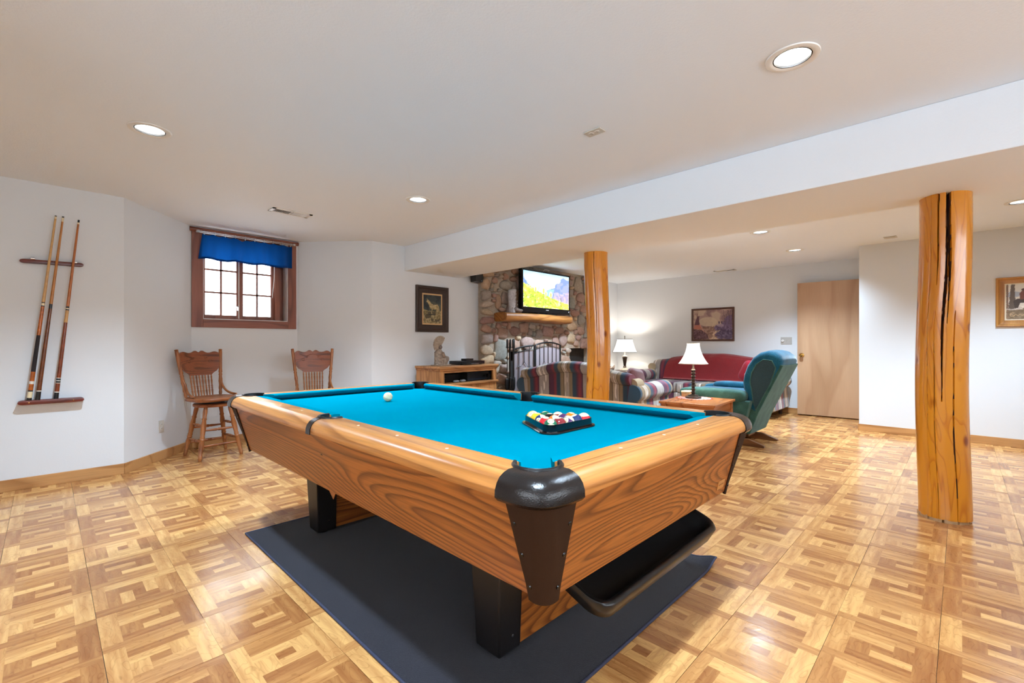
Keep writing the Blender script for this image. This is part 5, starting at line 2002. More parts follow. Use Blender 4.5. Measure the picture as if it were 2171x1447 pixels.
for k in range(15):
    a = math.radians(58 + 142 * k / 14)
    mb = MB()
    L0, L1 = 0.030, 0.120 + 0.030 * math.cos((k - 2) / 14 * PI * 0.9)
    c0 = Vector((-0.012, 0, 0.235))
    dr_ = Vector((math.cos(a), 0, math.sin(a)))
    nn = Vector((-dr_.z, 0, dr_.x))
    pts = []
    for s_, w_ in ((L0, 0.006), (L1 * 0.7, 0.011), (L1, 0.006)):
        cpt = c0 + dr_ * s_
        pts.append([cpt + nn * w_ + Vector((0, -0.004, 0)), cpt + Vector((0, -0.009, 0)), cpt - nn * w_ + Vector((0, -0.004, 0)), cpt - nn * w_ + Vector((0, 0.006, 0)), cpt + nn * w_ + Vector((0, 0.006, 0))])
    mb.loft(pts)
    obj('feather', mb, M['statuelt'], stt, world=False)
mb = MB()
mb.superq((0.02, -0.05, 0.07), (0.022, 0.02, 0.055), (0.9, 0.9), 12, 8)
mb.tube([(0.025, -0.03, 0.02), (0.02, -0.045, 0.10), (0.0, -0.05, 0.16)], 0.006, 6)
obj('pipe_and_sash', mb, M['statuelt'], stt, smooth=70, world=False)

# ------------------------------------------------------------------ framed pictures
M['print'] = print_mat('picture_print', 0.35)
def frame_part(par, W_, H_, prof, mat, nm='frame'):
    """mitred frame; local x = width, z = height, front is -y; prof = [(inset, proud)]"""
    for side in range(4):
        mb = MB()
        rings = []
        for end in (0, 1):
            ring = []
            for ins, pr in prof:
                hw, hh = W_ / 2 - ins, H_ / 2 - ins
                cs = [(-hw, -hh), (hw, -hh), (hw, hh), (-hw, hh)]
                c = cs[(side + end) % 4]
                ring.append((c[0], -pr, c[1]))
            rings.append(ring)
        mb.loft(rings)
        obj(nm, mb, mat, par, smooth=30, world=False)
# wolf
wf = thing('framed_picture', 'dark carved frame with a howling wolf picture on the back wall', 'picture', ((3.407 + 3.933) / 2, YB, 1.578))
M['darkframe'] = plain('dark_carved_frame', rgb(56, 40, 34), 0.4, noise=0.35, nscale=90, bump=0.8, bd=0.008)
W_, H_ = 0.526, 0.618
frame_part(wf, W_, H_, [(0, 0), (0, 0.03), (0.012, 0.036), (0.03, 0.034), (0.045, 0.022), (0.07, 0.026), (0.098, 0.016), (0.1, 0.0)], M['darkframe'])
cbox('mat_board', wf, plain('tan_mat', rgb(214, 176, 126), 0.8), -0.17, 0.17, -0.012, -0.001, -0.215, 0.215, bevel=0)
p = Paint(70, 90)
u, v = p.u, p.v
p.put(np.ones_like(u), (38, 44, 48))
p.put(vnoise(u, v, 4, 5, 3) > 0.55, (58, 66, 66), 0.8)
p.poly([(0.3, 0.72), (0.55, 0.78), (0.75, 0.72), (1, 0.66), (1, 0.3), (0.3, 0.3)], (96, 96, 76), 0.6, 0.06, 3)
p.poly([(0, 0.5), (0.25, 0.44), (0.5, 0.42), (1, 0.46), (1, 0), (0, 0)], (148, 132, 92), 1, 0.06, 4)
p.speckle(v < 0.45, 60, 18, 22, 7)
p.put((v < 0.42) & (vnoise(u, v, 8, 10, 21) > 0.6), (70, 62, 48), 0.8)
wolfc = (176, 154, 108)
p.poly([(0.42, 0.30), (0.46, 0.5), (0.40, 0.52), (0.34, 0.60), (0.28, 0.68), (0.22, 0.74), (0.16, 0.76), (0.20, 0.80), (0.19, 0.88), (0.27, 0.82), (0.36, 0.78), (0.44, 0.70), (0.6, 0.66), (0.78, 0.68), (0.86, 0.62), (0.9, 0.5), (0.88, 0.40), (0.84, 0.5), (0.8, 0.45), (0.79, 0.30), (0.74, 0.29), (0.75, 0.42), (0.68, 0.50), (0.52, 0.50), (0.48, 0.42), (0.44, 0.30)], wolfc, 1, 0.015, 5)
p.speckle((np.abs(p.c - np.array(wolfc)).sum(-1) < 5), 70, 30, 40, 9)
p.poly([(0.12, 0.28), (0.4, 0.34), (0.7, 0.33), (0.66, 0.29), (0.36, 0.28)], (40, 38, 34), 0.85, 0.03, 6)
instance('print', p.mesh('print', lambda a, b: (-0.145 + 0.29 * a, -0.0135, -0.19 + 0.38 * b), M['print']), wf, (0, 0, 0))
# teepee landscape on the far wall
W_, H_ = 0.748, 0.592
tpic = thing('framed_picture', 'brown framed landscape with a teepee above the striped sofa', 'picture', (XF, (3.555 + 2.81) / 2, 1.454), -PI / 2)
M['brownframe'] = plain('brown_frame', rgb(84, 52, 40), 0.4, noise=0.3, nscale=120, bump=0.5, bd=0.004)
frame_part(tpic, W_, H_, [(0, 0), (0, 0.022), (0.008, 0.026), (0.024, 0.022), (0.032, 0.012), (0.032, 0.0)], M['brownframe'])
p = Paint(120, 96)
u, v = p.u, p.v
p.put(np.ones_like(u), (166, 136, 128))
n_ = vnoise(u, v, 5, 4, 31)
p.put(n_ > 0.5, (196, 172, 150), 0.8)
p.put(n_ < 0.36, (136, 108, 110), 0.8)
p.blob((0.38, 0.60), 0.24, 0.16, (206, 186, 158), 0.7)
p.poly([(0, 0.42), (0.4, 0.42), (0.7, 0.44), (1, 0.46), (1, 0), (0, 0)], (150, 118, 104), 1, 0.03, 32)
p.poly([(0.55, 0.45), (0.7, 0.5), (0.8, 0.62), (0.86, 0.78), (1, 0.82), (1, 0.1), (0.6, 0.1)], (112, 92, 124), 0.95, 0.08, 33)
p.poly([(0, 0.36), (0.25, 0.3), (0.36, 0.18), (0.42, 0), (0, 0)], (104, 74, 80), 1, 0.06, 34)
p.poly([(0.62, 0.3), (1, 0.32), (1, 0), (0.6, 0)], (98, 84, 110), 1, 0.08, 35)
p.poly([(0.42, 0.0), (0.66, 0.0), (0.58, 0.08), (0.55, 0.16), (0.66, 0.26), (0.70, 0.3), (0.6, 0.3), (0.5, 0.16), (0.5, 0.07)], (214, 186, 160), 0.95, 0.03, 36)
p.speckle(v < 0.45, 46, 30, 26, 37)
p.poly([(0.0, 0.36), (0.06, 0.60), (0.10, 0.78), (0.13, 0.78), (0.16, 0.58), (0.22, 0.34)], (176, 110, 92), 1)
p.poly([(0.03, 0.5), (0.10, 0.80), (0.16, 0.80), (0.15, 0.62), (0.18, 0.5)], (84, 54, 68), 0.85)
for q in ((0.06, 0.98), (0.10, 1.0), (0.13, 0.99), (0.02, 0.95)):
    p.stroke((0.11, 0.76), q, 0.004, (120, 84, 78), 0.8)
p.stroke((0.17, 0.52), (0.28, 0.26), 0.008, (206, 150, 136), 0.9)
p.stroke((0.22, 0.34), (0.34, 0.22), 0.006, (190, 140, 128), 0.8)
for x0, x1 in ((0.82, 0.78), (0.83, 0.88), (0.9, 0.96), (0.94, 0.9), (0.97, 1.0)):
    p.stroke((x0, 0.5), (x1, 0.97), 0.006, (92, 74, 84), 0.8)
    p.stroke((x0, 0.75), (x1 - 0.06, 0.93), 0.004, (104, 86, 94), 0.7)
p.blob((0.67, 0.56), 0.018, 0.05, (70, 54, 84), 0.9)
p.blob((0.74, 0.56), 0.018, 0.05, (70, 54, 84), 0.9)
p.blob((0.70, 0.47), 0.09, 0.05, (176, 156, 170), 0.7)
for k in range(5):
    p.stroke((0.60, 0.38 - 0.045 * k), (0.80 - 0.02 * k, 0.36 - 0.04 * k), 0.006, (74, 60, 84), 0.7)
instance('print', p.mesh('print', lambda a, b: (-0.342 + 0.684 * a, -0.008, -0.264 + 0.528 * b), M['print']), tpic, (0, 0, 0))
# horse picture at the right edge
gp = thing('framed_picture', 'golden oak frame with a horse and rider in snow, right edge', 'picture', (XR, -0.265 - 0.33, 1.563), -PI / 2)
M['goldoak'] = wood('golden_oak_frame', rgb(206, 146, 70), rgb(172, 112, 46), 2, 5, 0.5, 4, 0.35, 0.15)
frame_part(gp, 0.66, 0.53, [(0, 0), (0, 0.026), (0.006, 0.032), (0.018, 0.03), (0.026, 0.020), (0.058, 0.014), (0.066, 0.016), (0.068, 0.0)], M['goldoak'])
cbox('mat_board', gp, plain('cream_mat', rgb(240, 230, 206), 0.7), -0.265, 0.265, -0.012, -0.001, -0.2, 0.2, bevel=0)
p = Paint(130, 90)
u, v = p.u, p.v
p.put(np.ones_like(u), (226, 224, 218))
p.poly([(0, 0.74), (0.1, 0.82), (0.2, 0.76), (0.35, 0.84), (0.5, 0.74), (0.7, 0.8), (1, 0.7), (1, 0.6), (0, 0.6)], (168, 178, 192), 0.9, 0.03, 41)
p.poly([(0, 0.64), (1, 0.66), (1, 0.3), (0, 0.3)], (232, 226, 214), 1, 0.03, 42)
p.poly([(0, 0.36), (0.25, 0.32), (0.5, 0.34), (1, 0.3), (1, 0), (0, 0)], (142, 122, 96), 1, 0.05, 43)
p.poly([(0, 0.38), (0.2, 0.36), (0.24, 0.28), (0, 0.25)], (206, 196, 186), 1, 0.03, 44)
p.speckle(v < 0.35, 36, 26, 20, 45)
p.poly([(0.03, 0.3), (0.07, 1), (0.12, 1), (0.14, 0.3)], (104, 90, 78), 1, 0.02, 46)
p.poly([(0.0, 0.3), (0.0, 1), (0.025, 1), (0.03, 0.3)], (96, 82, 72), 1, 0.01, 47)
hc = (74, 60, 52)
p.poly([(0.12, 0.36), (0.10, 0.52), (0.16, 0.58), (0.3, 0.58), (0.38, 0.66), (0.44, 0.68), (0.46, 0.60), (0.40, 0.54), (0.36, 0.48), (0.37, 0.30), (0.34, 0.30), (0.33, 0.46), (0.2, 0.46), (0.17, 0.32), (0.13, 0.32)], hc, 1, 0.01, 48)
p.poly([(0.2, 0.56), (0.19, 0.72), (0.23, 0.82), (0.29, 0.80), (0.31, 0.68), (0.29, 0.56)], (126, 74, 58), 1, 0.01, 49)
p.blob((0.25, 0.84), 0.035, 0.03, (92, 58, 46))
p.put((u < 0.035) & (v > 0.02) & (np.sin(v * 120) > 0), (150, 112, 84), 0.8)
for k in range(26):                                   # looped script along the lower edge, as on the print
    a0, a1 = k / 26, (k + 1) / 26
    x = lambda t: 0.06 + 0.34 * t
    y = lambda t: 0.12 + 0.022 * math.sin(t * 34)
    p.stroke((x(a0), y(a0)), (x(a1), y(a1)), 0.006, (206, 172, 130), 0.9)
for k in range(16):
    a = k / 15 * 5.2 + 0.6
    a2 = (k + 1) / 15 * 5.2 + 0.6
    p.stroke((0.09 + 0.035 * math.cos(a), 0.13 + 0.055 * math.sin(a)), (0.09 + 0.035 * math.cos(a2), 0.13 + 0.055 * math.sin(a2)), 0.006, (206, 172, 130), 0.9)
instance('print', p.mesh('print', lambda a, b: (-0.252 + 0.504 * a, -0.0135, -0.187 + 0.374 * b), M['print']), gp, (0, 0, 0))
# ------------------------------------------------------------------ striped upholstery
def stripes(name, axis, off=0.0, bright=1.0):
    t = NT(name)
    tc = t.n('ShaderNodeTexCoord')
    sx = t.n('ShaderNodeSeparateXYZ')
    t.l(tc.outputs['Object'], sx.inputs[0])
    wob = t.math('MULTIPLY', t.math('SUBTRACT', t.noise(t.coords(), 6, 2), 0.5), 0.012)
    x = t.math('ADD', t.math('ADD', sx.outputs[axis], off), wob)
    fr = t.math('FRACT', t.math('DIVIDE', x, 0.735))
    def c(r, g, b):
        return rgb(min(255, r * bright), min(255, g * bright), min(255, b * bright))
    grey, plum, navy, tan, red, cream, blk = c(158, 148, 142), c(84, 46, 66), c(48, 68, 84), c(134, 116, 92), c(132, 54, 62), c(176, 160, 138), c(40, 34, 38)
    st = [(0.0, blk), (0.012, grey), (0.235, grey), (0.245, blk), (0.255, plum), (0.31, red), (0.36, plum), (0.40, navy), (0.455, navy), (0.475, tan), (0.52, tan), (0.528, blk), (0.536, cream), (0.565, grey), (0.64, cream), (0.655, blk), (0.663, tan), (0.72, tan), (0.75, navy), (0.81, navy), (0.85, red), (0.90, plum), (0.985, plum), (1.0, blk)]
    base = t.ramp(fr, st)
    oth = [1 if axis == 0 else 0, 2]
    # light broken streaks inside the grey bands
    sc = [34, 34, 34]
    for o in range(3):
        if o != axis:
            sc[o] = 5.5
    stv = t.noise(t.coords(tuple(sc)), 1.0, 1)
    band = t.ramp(fr, [(0.0, (0, 0, 0, 1)), (0.05, (0, 0, 0, 1)), (0.07, (1, 1, 1, 1)), (0.18, (1, 1, 1, 1)), (0.2, (0, 0, 0, 1)), (0.57, (0, 0, 0, 1)), (0.58, (1, 1, 1, 1)), (0.63, (1, 1, 1, 1)), (0.64, (0, 0, 0, 1))])
    k = t.math('MULTIPLY', t.math('GREATER_THAN', stv, 0.60), band)
    base = t.mix(k, base, c(222, 212, 204))
    weave = t.noise(t.coords(), 260, 2)
    base = t.mix(1.0, base, t.ramp(weave, [(0.3, (0.72, 0.72, 0.72, 1)), (0.7, (1.05, 1.05, 1.05, 1))]), 'MULTIPLY')
    t.col(base).set(rough=0.95, spec=0.1, sheen=0.3)
    t.bump(weave, 0.4, 0.003)
    return t.m
M['st_x'] = stripes('stripe_fabric_x', 0, 0.367)
M['st_y_lit'] = stripes('stripe_fabric_y_lit', 1, 0.2, 1.22)  # arm cloth: lamp light on the arms put into lighter stripes
M['tanface'] = plain('tan_fabric', rgb(166, 146, 118), 0.95, noise=0.15, nscale=250)
M['feet'] = plain('dark_wood_foot', rgb(60, 36, 24), 0.4)

def make_sofa(name, label, loc, rz, L, HT, seats, xoff=0.0):
    """local: length along x, front is -y, back at +y"""
    t = thing(name, label, 'sofa', loc, rz)
    hl = L / 2
    AW = 0.20
    n = 36
    mb = MB()
    mb.box(-hl + 0.05, hl - 0.05, -0.40, 0.36, 0.09, 0.29)
    obj('base', mb, M['st_x'], t, bevel=0.02, world=False)
    for sx in (-1, 1):
        for sy in (-0.34, 0.33):
            mb = MB()
            mb.lathe([(0, 0), (0.025, 0), (0.032, 0.09), (0, 0.09)], (sx * (hl - 0.12), sy, 0), 12)
            obj('foot', mb, M['feet'], t, smooth=40, world=False)
    # camel back
    def ht(u):
        return HT - 0.115 + 0.115 * (0.5 + 0.5 * math.cos(PI * min(1, abs(u) ** 1.25 * 1.05)))
    bx = hl - 0.10
    rings = []
    for k in range(n + 1):
        u = -1 + 2 * k / n
        x = bx * u
        T_ = ht(u)
        e = 1.0 if 0 < k < n else 0.82
        prof = [(0.37, 0.12), (0.385, 0.40), (0.395, T_ - 0.15), (0.43, T_ - 0.12), (0.455, T_ - 0.075), (0.445, T_ - 0.03), (0.41, T_ - 0.004), (0.36, T_), (0.30, T_ - 0.012), (0.255, T_ - 0.05), (0.22, T_ - 0.12), (0.19, 0.52), (0.17, 0.40), (0.17, 0.28)]
        cy_, cz_ = 0.31, T_ - 0.1
        rings.append([(x, cy_ + (y - cy_) * e, cz_ + (z - cz_) * e) for y, z in prof])
    mb = MB()
    mb.loft(rings)
    obj('back', mb, M['st_x'], t, smooth=55, world=False)
    mb = MB()
    mb.tube([(bx * (-1 + 2 * k / n) * 0.995, 0.397, ht(-1 + 2 * k / n) - 0.145) for k in range(n + 1)], 0.0045, 6)
    obj('back_piping', mb, M['feet'], t, smooth=60, world=False)
    # rolled arms
    for s in (-1, 1):
        rings = []
        mid = s * (hl - 0.10)
        for y in [-0.435, -0.43] + [-0.42 + 0.80 * k / 10 for k in range(11)] + [0.385]:
            sh = 0.93 if y in (-0.435, 0.385) else 1.0
            drop = 0.02 * (y + 0.42)
            prof = []
            for k in range(20):
                a = math.radians(-150 + 300 * k / 19)
                prof.append((0.118 * sh * math.sin(a), 0.545 - drop + 0.105 * sh * math.cos(a)))
            prof = [(-0.085, 0.13)] + prof + [(0.085, 0.13)]
            rings.append([(mid + s * 0.01 + px_, y, pz) for px_, pz in prof])
        mb = MB()
        mb.loft(rings)
        am = obj('arm', mb, M['st_y_lit'], t, smooth=55, world=False)
        mb = MB()
        face = [(mid + s * 0.01 + 0.098 * math.sin(math.radians(-150 + 300 * k / 19)), 0.553 + 0.086 * math.cos(math.radians(-150 + 300 * k / 19))) for k in range(20)]
        mb.prism(face, 'y', -0.442, -0.432)
        obj('arm_front', mb, M['tanface'], am, smooth=40, world=False)
        mb = MB()
        mb.prism([(mid + 0.075 * math.sin(2 * PI * k / 20), HT - 0.255 + 0.070 * math.cos(2 * PI * k / 20)) for k in range(20)], 'y', 0.20, 0.36)
        obj('back_scroll', mb, M['tanface'], t, smooth=40, world=False)
    w = (L - 2 * AW) / seats
    for k in range(seats):
        mb = MB()
        mb.superq((-hl + AW + w * (k + 0.5), -0.115, 0.375), (w / 2 - 0.004, 0.315, 0.088), (0.22, 0.16), 40, 12)
        obj('seat_cushion', mb, M['st_x'], t, smooth=60, world=False)
    return t
make_sofa('loveseat', 'striped rolled arm loveseat with its back to the pool table', (5.155, 3.61, 0), PI / 2, 1.92, 0.885, 2)
sofa = make_sofa('sofa', 'long striped camelback sofa with red throw against the far wall', (7.86, 3.12, 0), -PI / 2, 2.36, 0.93, 3)

# red throw over the sofa back
M['redthrow'] = plain('red_throw', rgb(132, 20, 24), 0.95, noise=0.3, nscale=160, bump=0.5, bd=0.004, sheen=0.4)
th = thing('throw_blanket', 'dark red fringed throw spread over the back of the striped sofa', 'blanket', (8.02, 2.95, 0.46))
def throw_pt(a, b):
    """a across (Y from far to near), b from behind the back over the top and down to the seat"""
    Y = 3.83 - a * 1.62
    u = (3.12 - Y) / 1.08
    T_ = 0.93 - 0.115 + 0.115 * (0.5 + 0.5 * math.cos(PI * min(1, abs(u) ** 1.25 * 1.05)))
    path = [(8.315, T_ - 0.09), (8.302, T_ - 0.02), (8.27, T_ + 0.010), (8.21, T_ + 0.013), (8.15, T_ - 0.004), (8.10, T_ - 0.055), (8.068, T_ - 0.13), (8.04, 0.60), (8.018, 0.50), (7.97, 0.478)]
    f = b * (len(path) - 1)
    i = min(int(f), len(path) - 2)
    g = f - i
    X = path[i][0] * (1 - g) + path[i + 1][0] * g
    Z_ = path[i][1] * (1 - g) + path[i + 1][1] * g
    wv = 0.006 * math.sin(a * 23 + b * 5) * math.sin(b * PI)
    sk = -0.10 * b * (1 - a) ** 2 + 0.03 * math.sin(b * 6)
    return (X - abs(wv) - 0.003, Y + sk * -1, Z_ + wv * 0.5)
mb = MB()
mb.grid(throw_pt, 70, 40)
obj('cloth', mb, M['redthrow'], th, smooth=80)
M['fringe'] = plain('red_fringe', rgb(86, 20, 26), 0.95)
mb = MB()
rs = random.Random(8)
for k in range(90):
    a = (k + 0.5) / 90
    x, y, z = throw_pt(a, 1.0)
    mb.tube([(x + 0.002, y, z + 0.002), (x - 0.02, y + rs.uniform(-.008, .008), z - 0.001), (x - 0.05 - rs.uniform(0, .02), y + rs.uniform(-.015, .015), z - 0.004)], 0.0028, 5)
fo = obj('fringe', mb, M['fringe'], th)
fo['kind'] = 'stuff'

# cushions
M['crimson'] = plain('crimson_cushion', rgb(176, 24, 52), 0.8, noise=0.1, nscale=200, sheen=0.3)
M['maroon'] = plain('maroon_cushion', rgb(92, 38, 34), 0.85, noise=0.2, nscale=60, sheen=0.3)
def pillow(name, label, c, s, rot, mat):
    t = thing(name, label, 'cushion', (c[0], c[1], c[2] - s[2]))
    mb = MB()
    def fn(q):
        k = (abs(q.x / s[0]) ** 2 * abs(q.z / s[2]) ** 2)
        return Vector((q.x * (1 + 0.10 * k), q.y * (1 - 0.35 * max(abs(q.x) / s[0], abs(q.z) / s[2]) ** 3), q.z * (1 + 0.10 * k)))
    mb.superq(c, s, (0.55, 0.55), 36, 18, rot=rot, fn=fn)
    obj('cover', mb, mat, t, smooth=80)
    mb = MB()
    pts = []
    for k in range(40):
        a = 2 * PI * k / 40
        cc, ss = math.cos(a), math.sin(a)
        q = Vector((s[0] * 1.0 * math.copysign(abs(cc) ** 0.4, cc), 0, s[2] * 1.0 * math.copysign(abs(ss) ** 0.4, ss)))
        q = rot @ q
        pts.append((c[0] + q.x, c[1] + q.y, c[2] + q.z))
    mb.tube(pts, 0.006, 6, closed=True)
    obj('piping', mb, mat, t, smooth=80)
pillow('throw_cushion', 'crimson cushion leaning at the near end of the striped sofa', (7.80, 2.34, 0.635), (0.19, 0.07, 0.19), Matrix.Rotation(-PI / 2, 3, 'Z') @ Matrix.Rotation(0.35, 3, 'X') @ Matrix.Rotation(0.5, 3, 'Y'), M['crimson'])
pillow('throw_cushion', 'maroon cushion propped against the near arm of the loveseat', (5.24, 2.93, 0.625), (0.20, 0.07, 0.175), Matrix.Rotation(0.15, 3, 'Z') @ Matrix.Rotation(-0.25, 3, 'X') @ Matrix.Rotation(0.12, 3, 'Y'), M['maroon'])

# ------------------------------------------------------------------ teal recliner, facing +Y
def velour(name, c, c2, sh=0.35):
    t = NT(name)
    v = t.noise(t.coords(), 140, 3)
    lo = t.noise(t.coords(), 9, 3)
    col = t.mix(t.ramp(lo, [(0.35, (0, 0, 0, 1)), (0.65, (1, 1, 1, 1))]), t.ramp(v, [(0.3, tuple(x * 0.75 for x in c[:3]) + (1,)), (0.7, c)]), t.ramp(v, [(0.3, c), (0.7, c2)]))
    t.col(col).set(rough=0.85, spec=0.15, sheen=sh, sheenr=0.4)
    t.bump(v, 0.4, 0.004)
    return t.m
M['teal'] = velour('teal_velour', rgb(22, 80, 104), rgb(40, 108, 132))
M['tealtint'] = velour('teal_light_tint', rgb(54, 92, 86), rgb(76, 116, 106), 0.15)  # same velour; its greener cast under the light is put into the colour
rc = thing('recliner', 'teal velour rocking recliner seen from behind next to the end table', 'armchair', (5.65, 1.9, 0))
X0, X1 = 5.33, 5.97
def backring(x, sc, dy):
    prof = [(1.585, 0.36), (1.500, 0.55), (1.335, 0.875), (1.322, 0.925), (1.345, 0.985), (1.395, 1.025), (1.46, 1.04), (1.54, 1.02), (1.61, 0.965), (1.665, 0.88), (1.70, 0.78), (1.715, 0.69), (1.705, 0.61), (1.675, 0.55), (1.66, 0.40)]
    cy_, cz_ = 1.53, 0.74
    return [(x, cy_ + (y - cy_) * sc + dy, cz_ + (z - cz_) * sc) for y, z in prof]
mb = MB()
mb.loft([backring(X0, 0.80, 0), backring(X0 + 0.006, 0.90, 0), backring(X0 + 0.03, 0.975, 0), backring(X0 + 0.08, 1.0, 0), backring(X0 + 0.20, 1.012, 0), backring((X0 + X1) / 2, 1.02, 0), backring(X1 - 0.20, 1.012, 0), backring(X1 - 0.08, 1.0, 0), backring(X1 - 0.03, 0.975, 0), backring(X1 - 0.006, 0.90, 0), backring(X1, 0.80, 0)])
obj('back_cushion', mb, M['teal'], rc, smooth=60)
# outer back panel
mb = MB()
mb.hexa([(X0 + 0.015, 1.560, 0.36), (X1 - 0.015, 1.560, 0.36), (X1 - 0.015, 1.60, 0.38), (X0 + 0.015, 1.60, 0.38)], [(X0 + 0.01, 1.318, 0.885), (X1 - 0.01, 1.318, 0.885), (X1 - 0.01, 1.36, 0.90), (X0 + 0.01, 1.36, 0.90)])
obj('outer_back', mb, M['tealtint'], rc, bevel=0.008)
# wing shaped side inset in its own dark teal cloth
for s, xx in ((-1, X0), (1, X1)):
    prof = [(1.575, 0.40), (1.43, 0.70), (1.385, 0.86), (1.42, 0.935), (1.50, 0.945), (1.57, 0.89), (1.615, 0.80), (1.63, 0.70), (1.615, 0.62), (1.60, 0.48)]
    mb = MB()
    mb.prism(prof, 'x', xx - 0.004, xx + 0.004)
    sd = obj('side_inset', mb, plain('dark_teal_cloth', rgb(34, 62, 70), 0.9, noise=0.2, nscale=140, sheen=0.3), rc, bevel=0.002)
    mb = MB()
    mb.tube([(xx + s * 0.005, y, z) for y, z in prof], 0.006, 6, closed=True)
    obj('side_piping', mb, M['tealtint'], sd, smooth=60)
# lower body
mb = MB()
mb.hexa([(X0 + 0.03, 1.645, 0.125), (X1 - 0.03, 1.645, 0.125), (X1 - 0.03, 2.32, 0.16), (X0 + 0.03, 2.32, 0.16)], [(X0 + 0.02, 1.545, 0.40), (X1 - 0.02, 1.545, 0.40), (X1 - 0.02, 2.34, 0.42), (X0 + 0.02, 2.34, 0.42)])
obj('body', mb, M['tealtint'], rc, bevel=0.012)
for s in (-1, 1):
    cx_ = X0 - 0.045 if s < 0 else X1 + 0.045
    mb = MB()
    mb.hexa([(cx_ - 0.05, 1.69, 0.13), (cx_ + 0.05, 1.69, 0.13), (cx_ + 0.05, 2.33, 0.15), (cx_ - 0.05, 2.33, 0.15)], [(cx_ - 0.06, 1.60, 0.50), (cx_ + 0.06, 1.60, 0.50), (cx_ + 0.06, 2.34, 0.52), (cx_ - 0.06, 2.34, 0.52)])
    pn = obj('arm_panel', mb, M['tealtint'], rc, bevel=0.02)
    mb = MB()
    mb.superq((cx_, 2.01, 0.545), (0.095, 0.36, 0.068), (0.5, 0.35), 32, 14)
    obj('arm', mb, M['tealtint'] if s < 0 else M['teal'], rc, smooth=70)
mb = MB()
mb.superq(((X0 + X1) / 2, 2.02, 0.47), (0.275, 0.36, 0.115), (0.35, 0.3), 36, 14)
obj('seat_cushion', mb, M['teal'], rc, smooth=70)
mb = MB()
mb.superq((X1 - 0.03, 1.98, 0.60), (0.10, 0.26, 0.05), (0.6, 0.5), 24, 10)
obj('arm_pad', mb, M['teal'], rc, smooth=70)
M['runner'] = wood('runner_wood', rgb(146, 96, 56), rgb(108, 66, 34), 1, 5, 0.5, 5, 0.45, 0.2)
for xx in (5.37, 5.86):
    mb = MB()
    mb.prism([(1.50, 0.0), (1.50, 0.022), (1.66, 0.075), (2.14, 0.075), (2.30, 0.022), (2.30, 0.0)], 'x', xx - 0.025, xx + 0.025)
    obj('base_runner', mb, M['runner'], rc, bevel=0.004)
mb = MB()
mb.box(5.395, 5.835, 1.80, 1.86, 0.03, 0.085)
mb.box(5.395, 5.835, 2.0, 2.06, 0.03, 0.085)
mb.box(5.50, 5.73, 1.70, 2.2, 0.080, 0.15)
obj('base_rail', mb, M['runner'], rc)

# ------------------------------------------------------------------ end table, mat, tin, lamps
M['etop'] = wood('end_table_top', rgb(190, 118, 66), rgb(160, 92, 46), 0, 6, 0.5, 4, 0.25, 0.15)
et = thing('end_table', 'low brown wooden end table between loveseat and recliner', 'table', (4.81, 1.985, 0), math.radians(4))
EW, ED, EZ = 0.345, 0.28, 0.52
cbox('table_top', et, M['etop'], -EW, EW, -ED, ED, EZ - 0.024, EZ, bevel=0.005)
for sx in (-1, 1):
    for sy in (-1, 1):
        cbox('leg', et, M['etop'], sx * (EW - 0.045) - 0.026, sx * (EW - 0.045) + 0.026, sy * (ED - 0.045) - 0.026, sy * (ED - 0.045) + 0.026, 0.0, EZ - 0.024, bevel=0.003)
for sy in (-1, 1):
    cbox('apron', et, M['etop'], -EW + 0.07, EW - 0.07, sy * (ED - 0.045) - 0.010, sy * (ED - 0.045) + 0.010, EZ - 0.12, EZ - 0.024)
for sx in (-1, 1):
    cbox('apron', et, M['etop'], sx * (EW - 0.045) - 0.010, sx * (EW - 0.045) + 0.010, -ED + 0.07, ED - 0.07, EZ - 0.12, EZ - 0.024)
cbox('lower_shelf', et, M['etop'], -EW + 0.05, EW - 0.05, -ED + 0.05, ED - 0.05, 0.13, 0.15)
def doily():
    t = NT('woven_mat')
    v = t.coords((1, 1, 1))
    w = t.n('ShaderNodeTexWave', wave_type='RINGS')
    w.inputs['Scale'].default_value = 9
    w.inputs['Distortion'].default_value = 3.0
    t.l(v, w.inputs[0])
    n = t.noise(v, 60, 2)
    a = t.ramp(w.outputs[0], [(0.0, rgb(196, 84, 60)), (0.35, rgb(210, 98, 72)), (0.5, rgb(236, 226, 214)), (0.8, rgb(240, 232, 222)), (0.95, rgb(70, 74, 110))])
    t.col(t.mix(1.0, a, t.ramp(n, [(0.3, (0.8, 0.8, 0.8, 1)), (0.7, (1, 1, 1, 1))]), 'MULTIPLY')).set(rough=0.95)
    return t.m
dm = thing('table_mat', 'round red and white woven mat under the table lamp', 'mat', (4.95, 2.08, EZ))
mb = MB()
mb.lathe([(0, 0.0), (0.165, 0.0), (0.172, 0.002), (0.165, 0.004), (0, 0.004)], n=36)
obj('woven_disc', mb, doily(), dm, smooth=40, world=False)
mb = MB()
for k in range(40):
    a = 2 * PI * k / 40
    mb.tube([(0.168 * math.cos(a), 0.168 * math.sin(a), 0.002), (0.192 * math.cos(a + .05), 0.192 * math.sin(a + .05), 0.0016)], 0.0015, 5)
fo = obj('fringe', mb, plain('mat_fringe', rgb(214, 120, 92), 0.9), dm, world=False)
fo['kind'] = 'stuff'
tin = thing('coaster_box', 'small cream oval box on the end table behind the lamp', 'box', (5.04, 2.20, EZ + 0.001))
mb = MB()
mb.superq((0, 0, 0.026), (0.075, 0.05, 0.026), (0.2, 0.8), 28, 10)
obj('box_body', mb, plain('box_red_tan', rgb(206, 160, 110), 0.5), tin, smooth=60, world=False)
mb = MB()
mb.superq((0, 0, 0.056), (0.079, 0.054, 0.010), (0.4, 0.8), 28, 8)
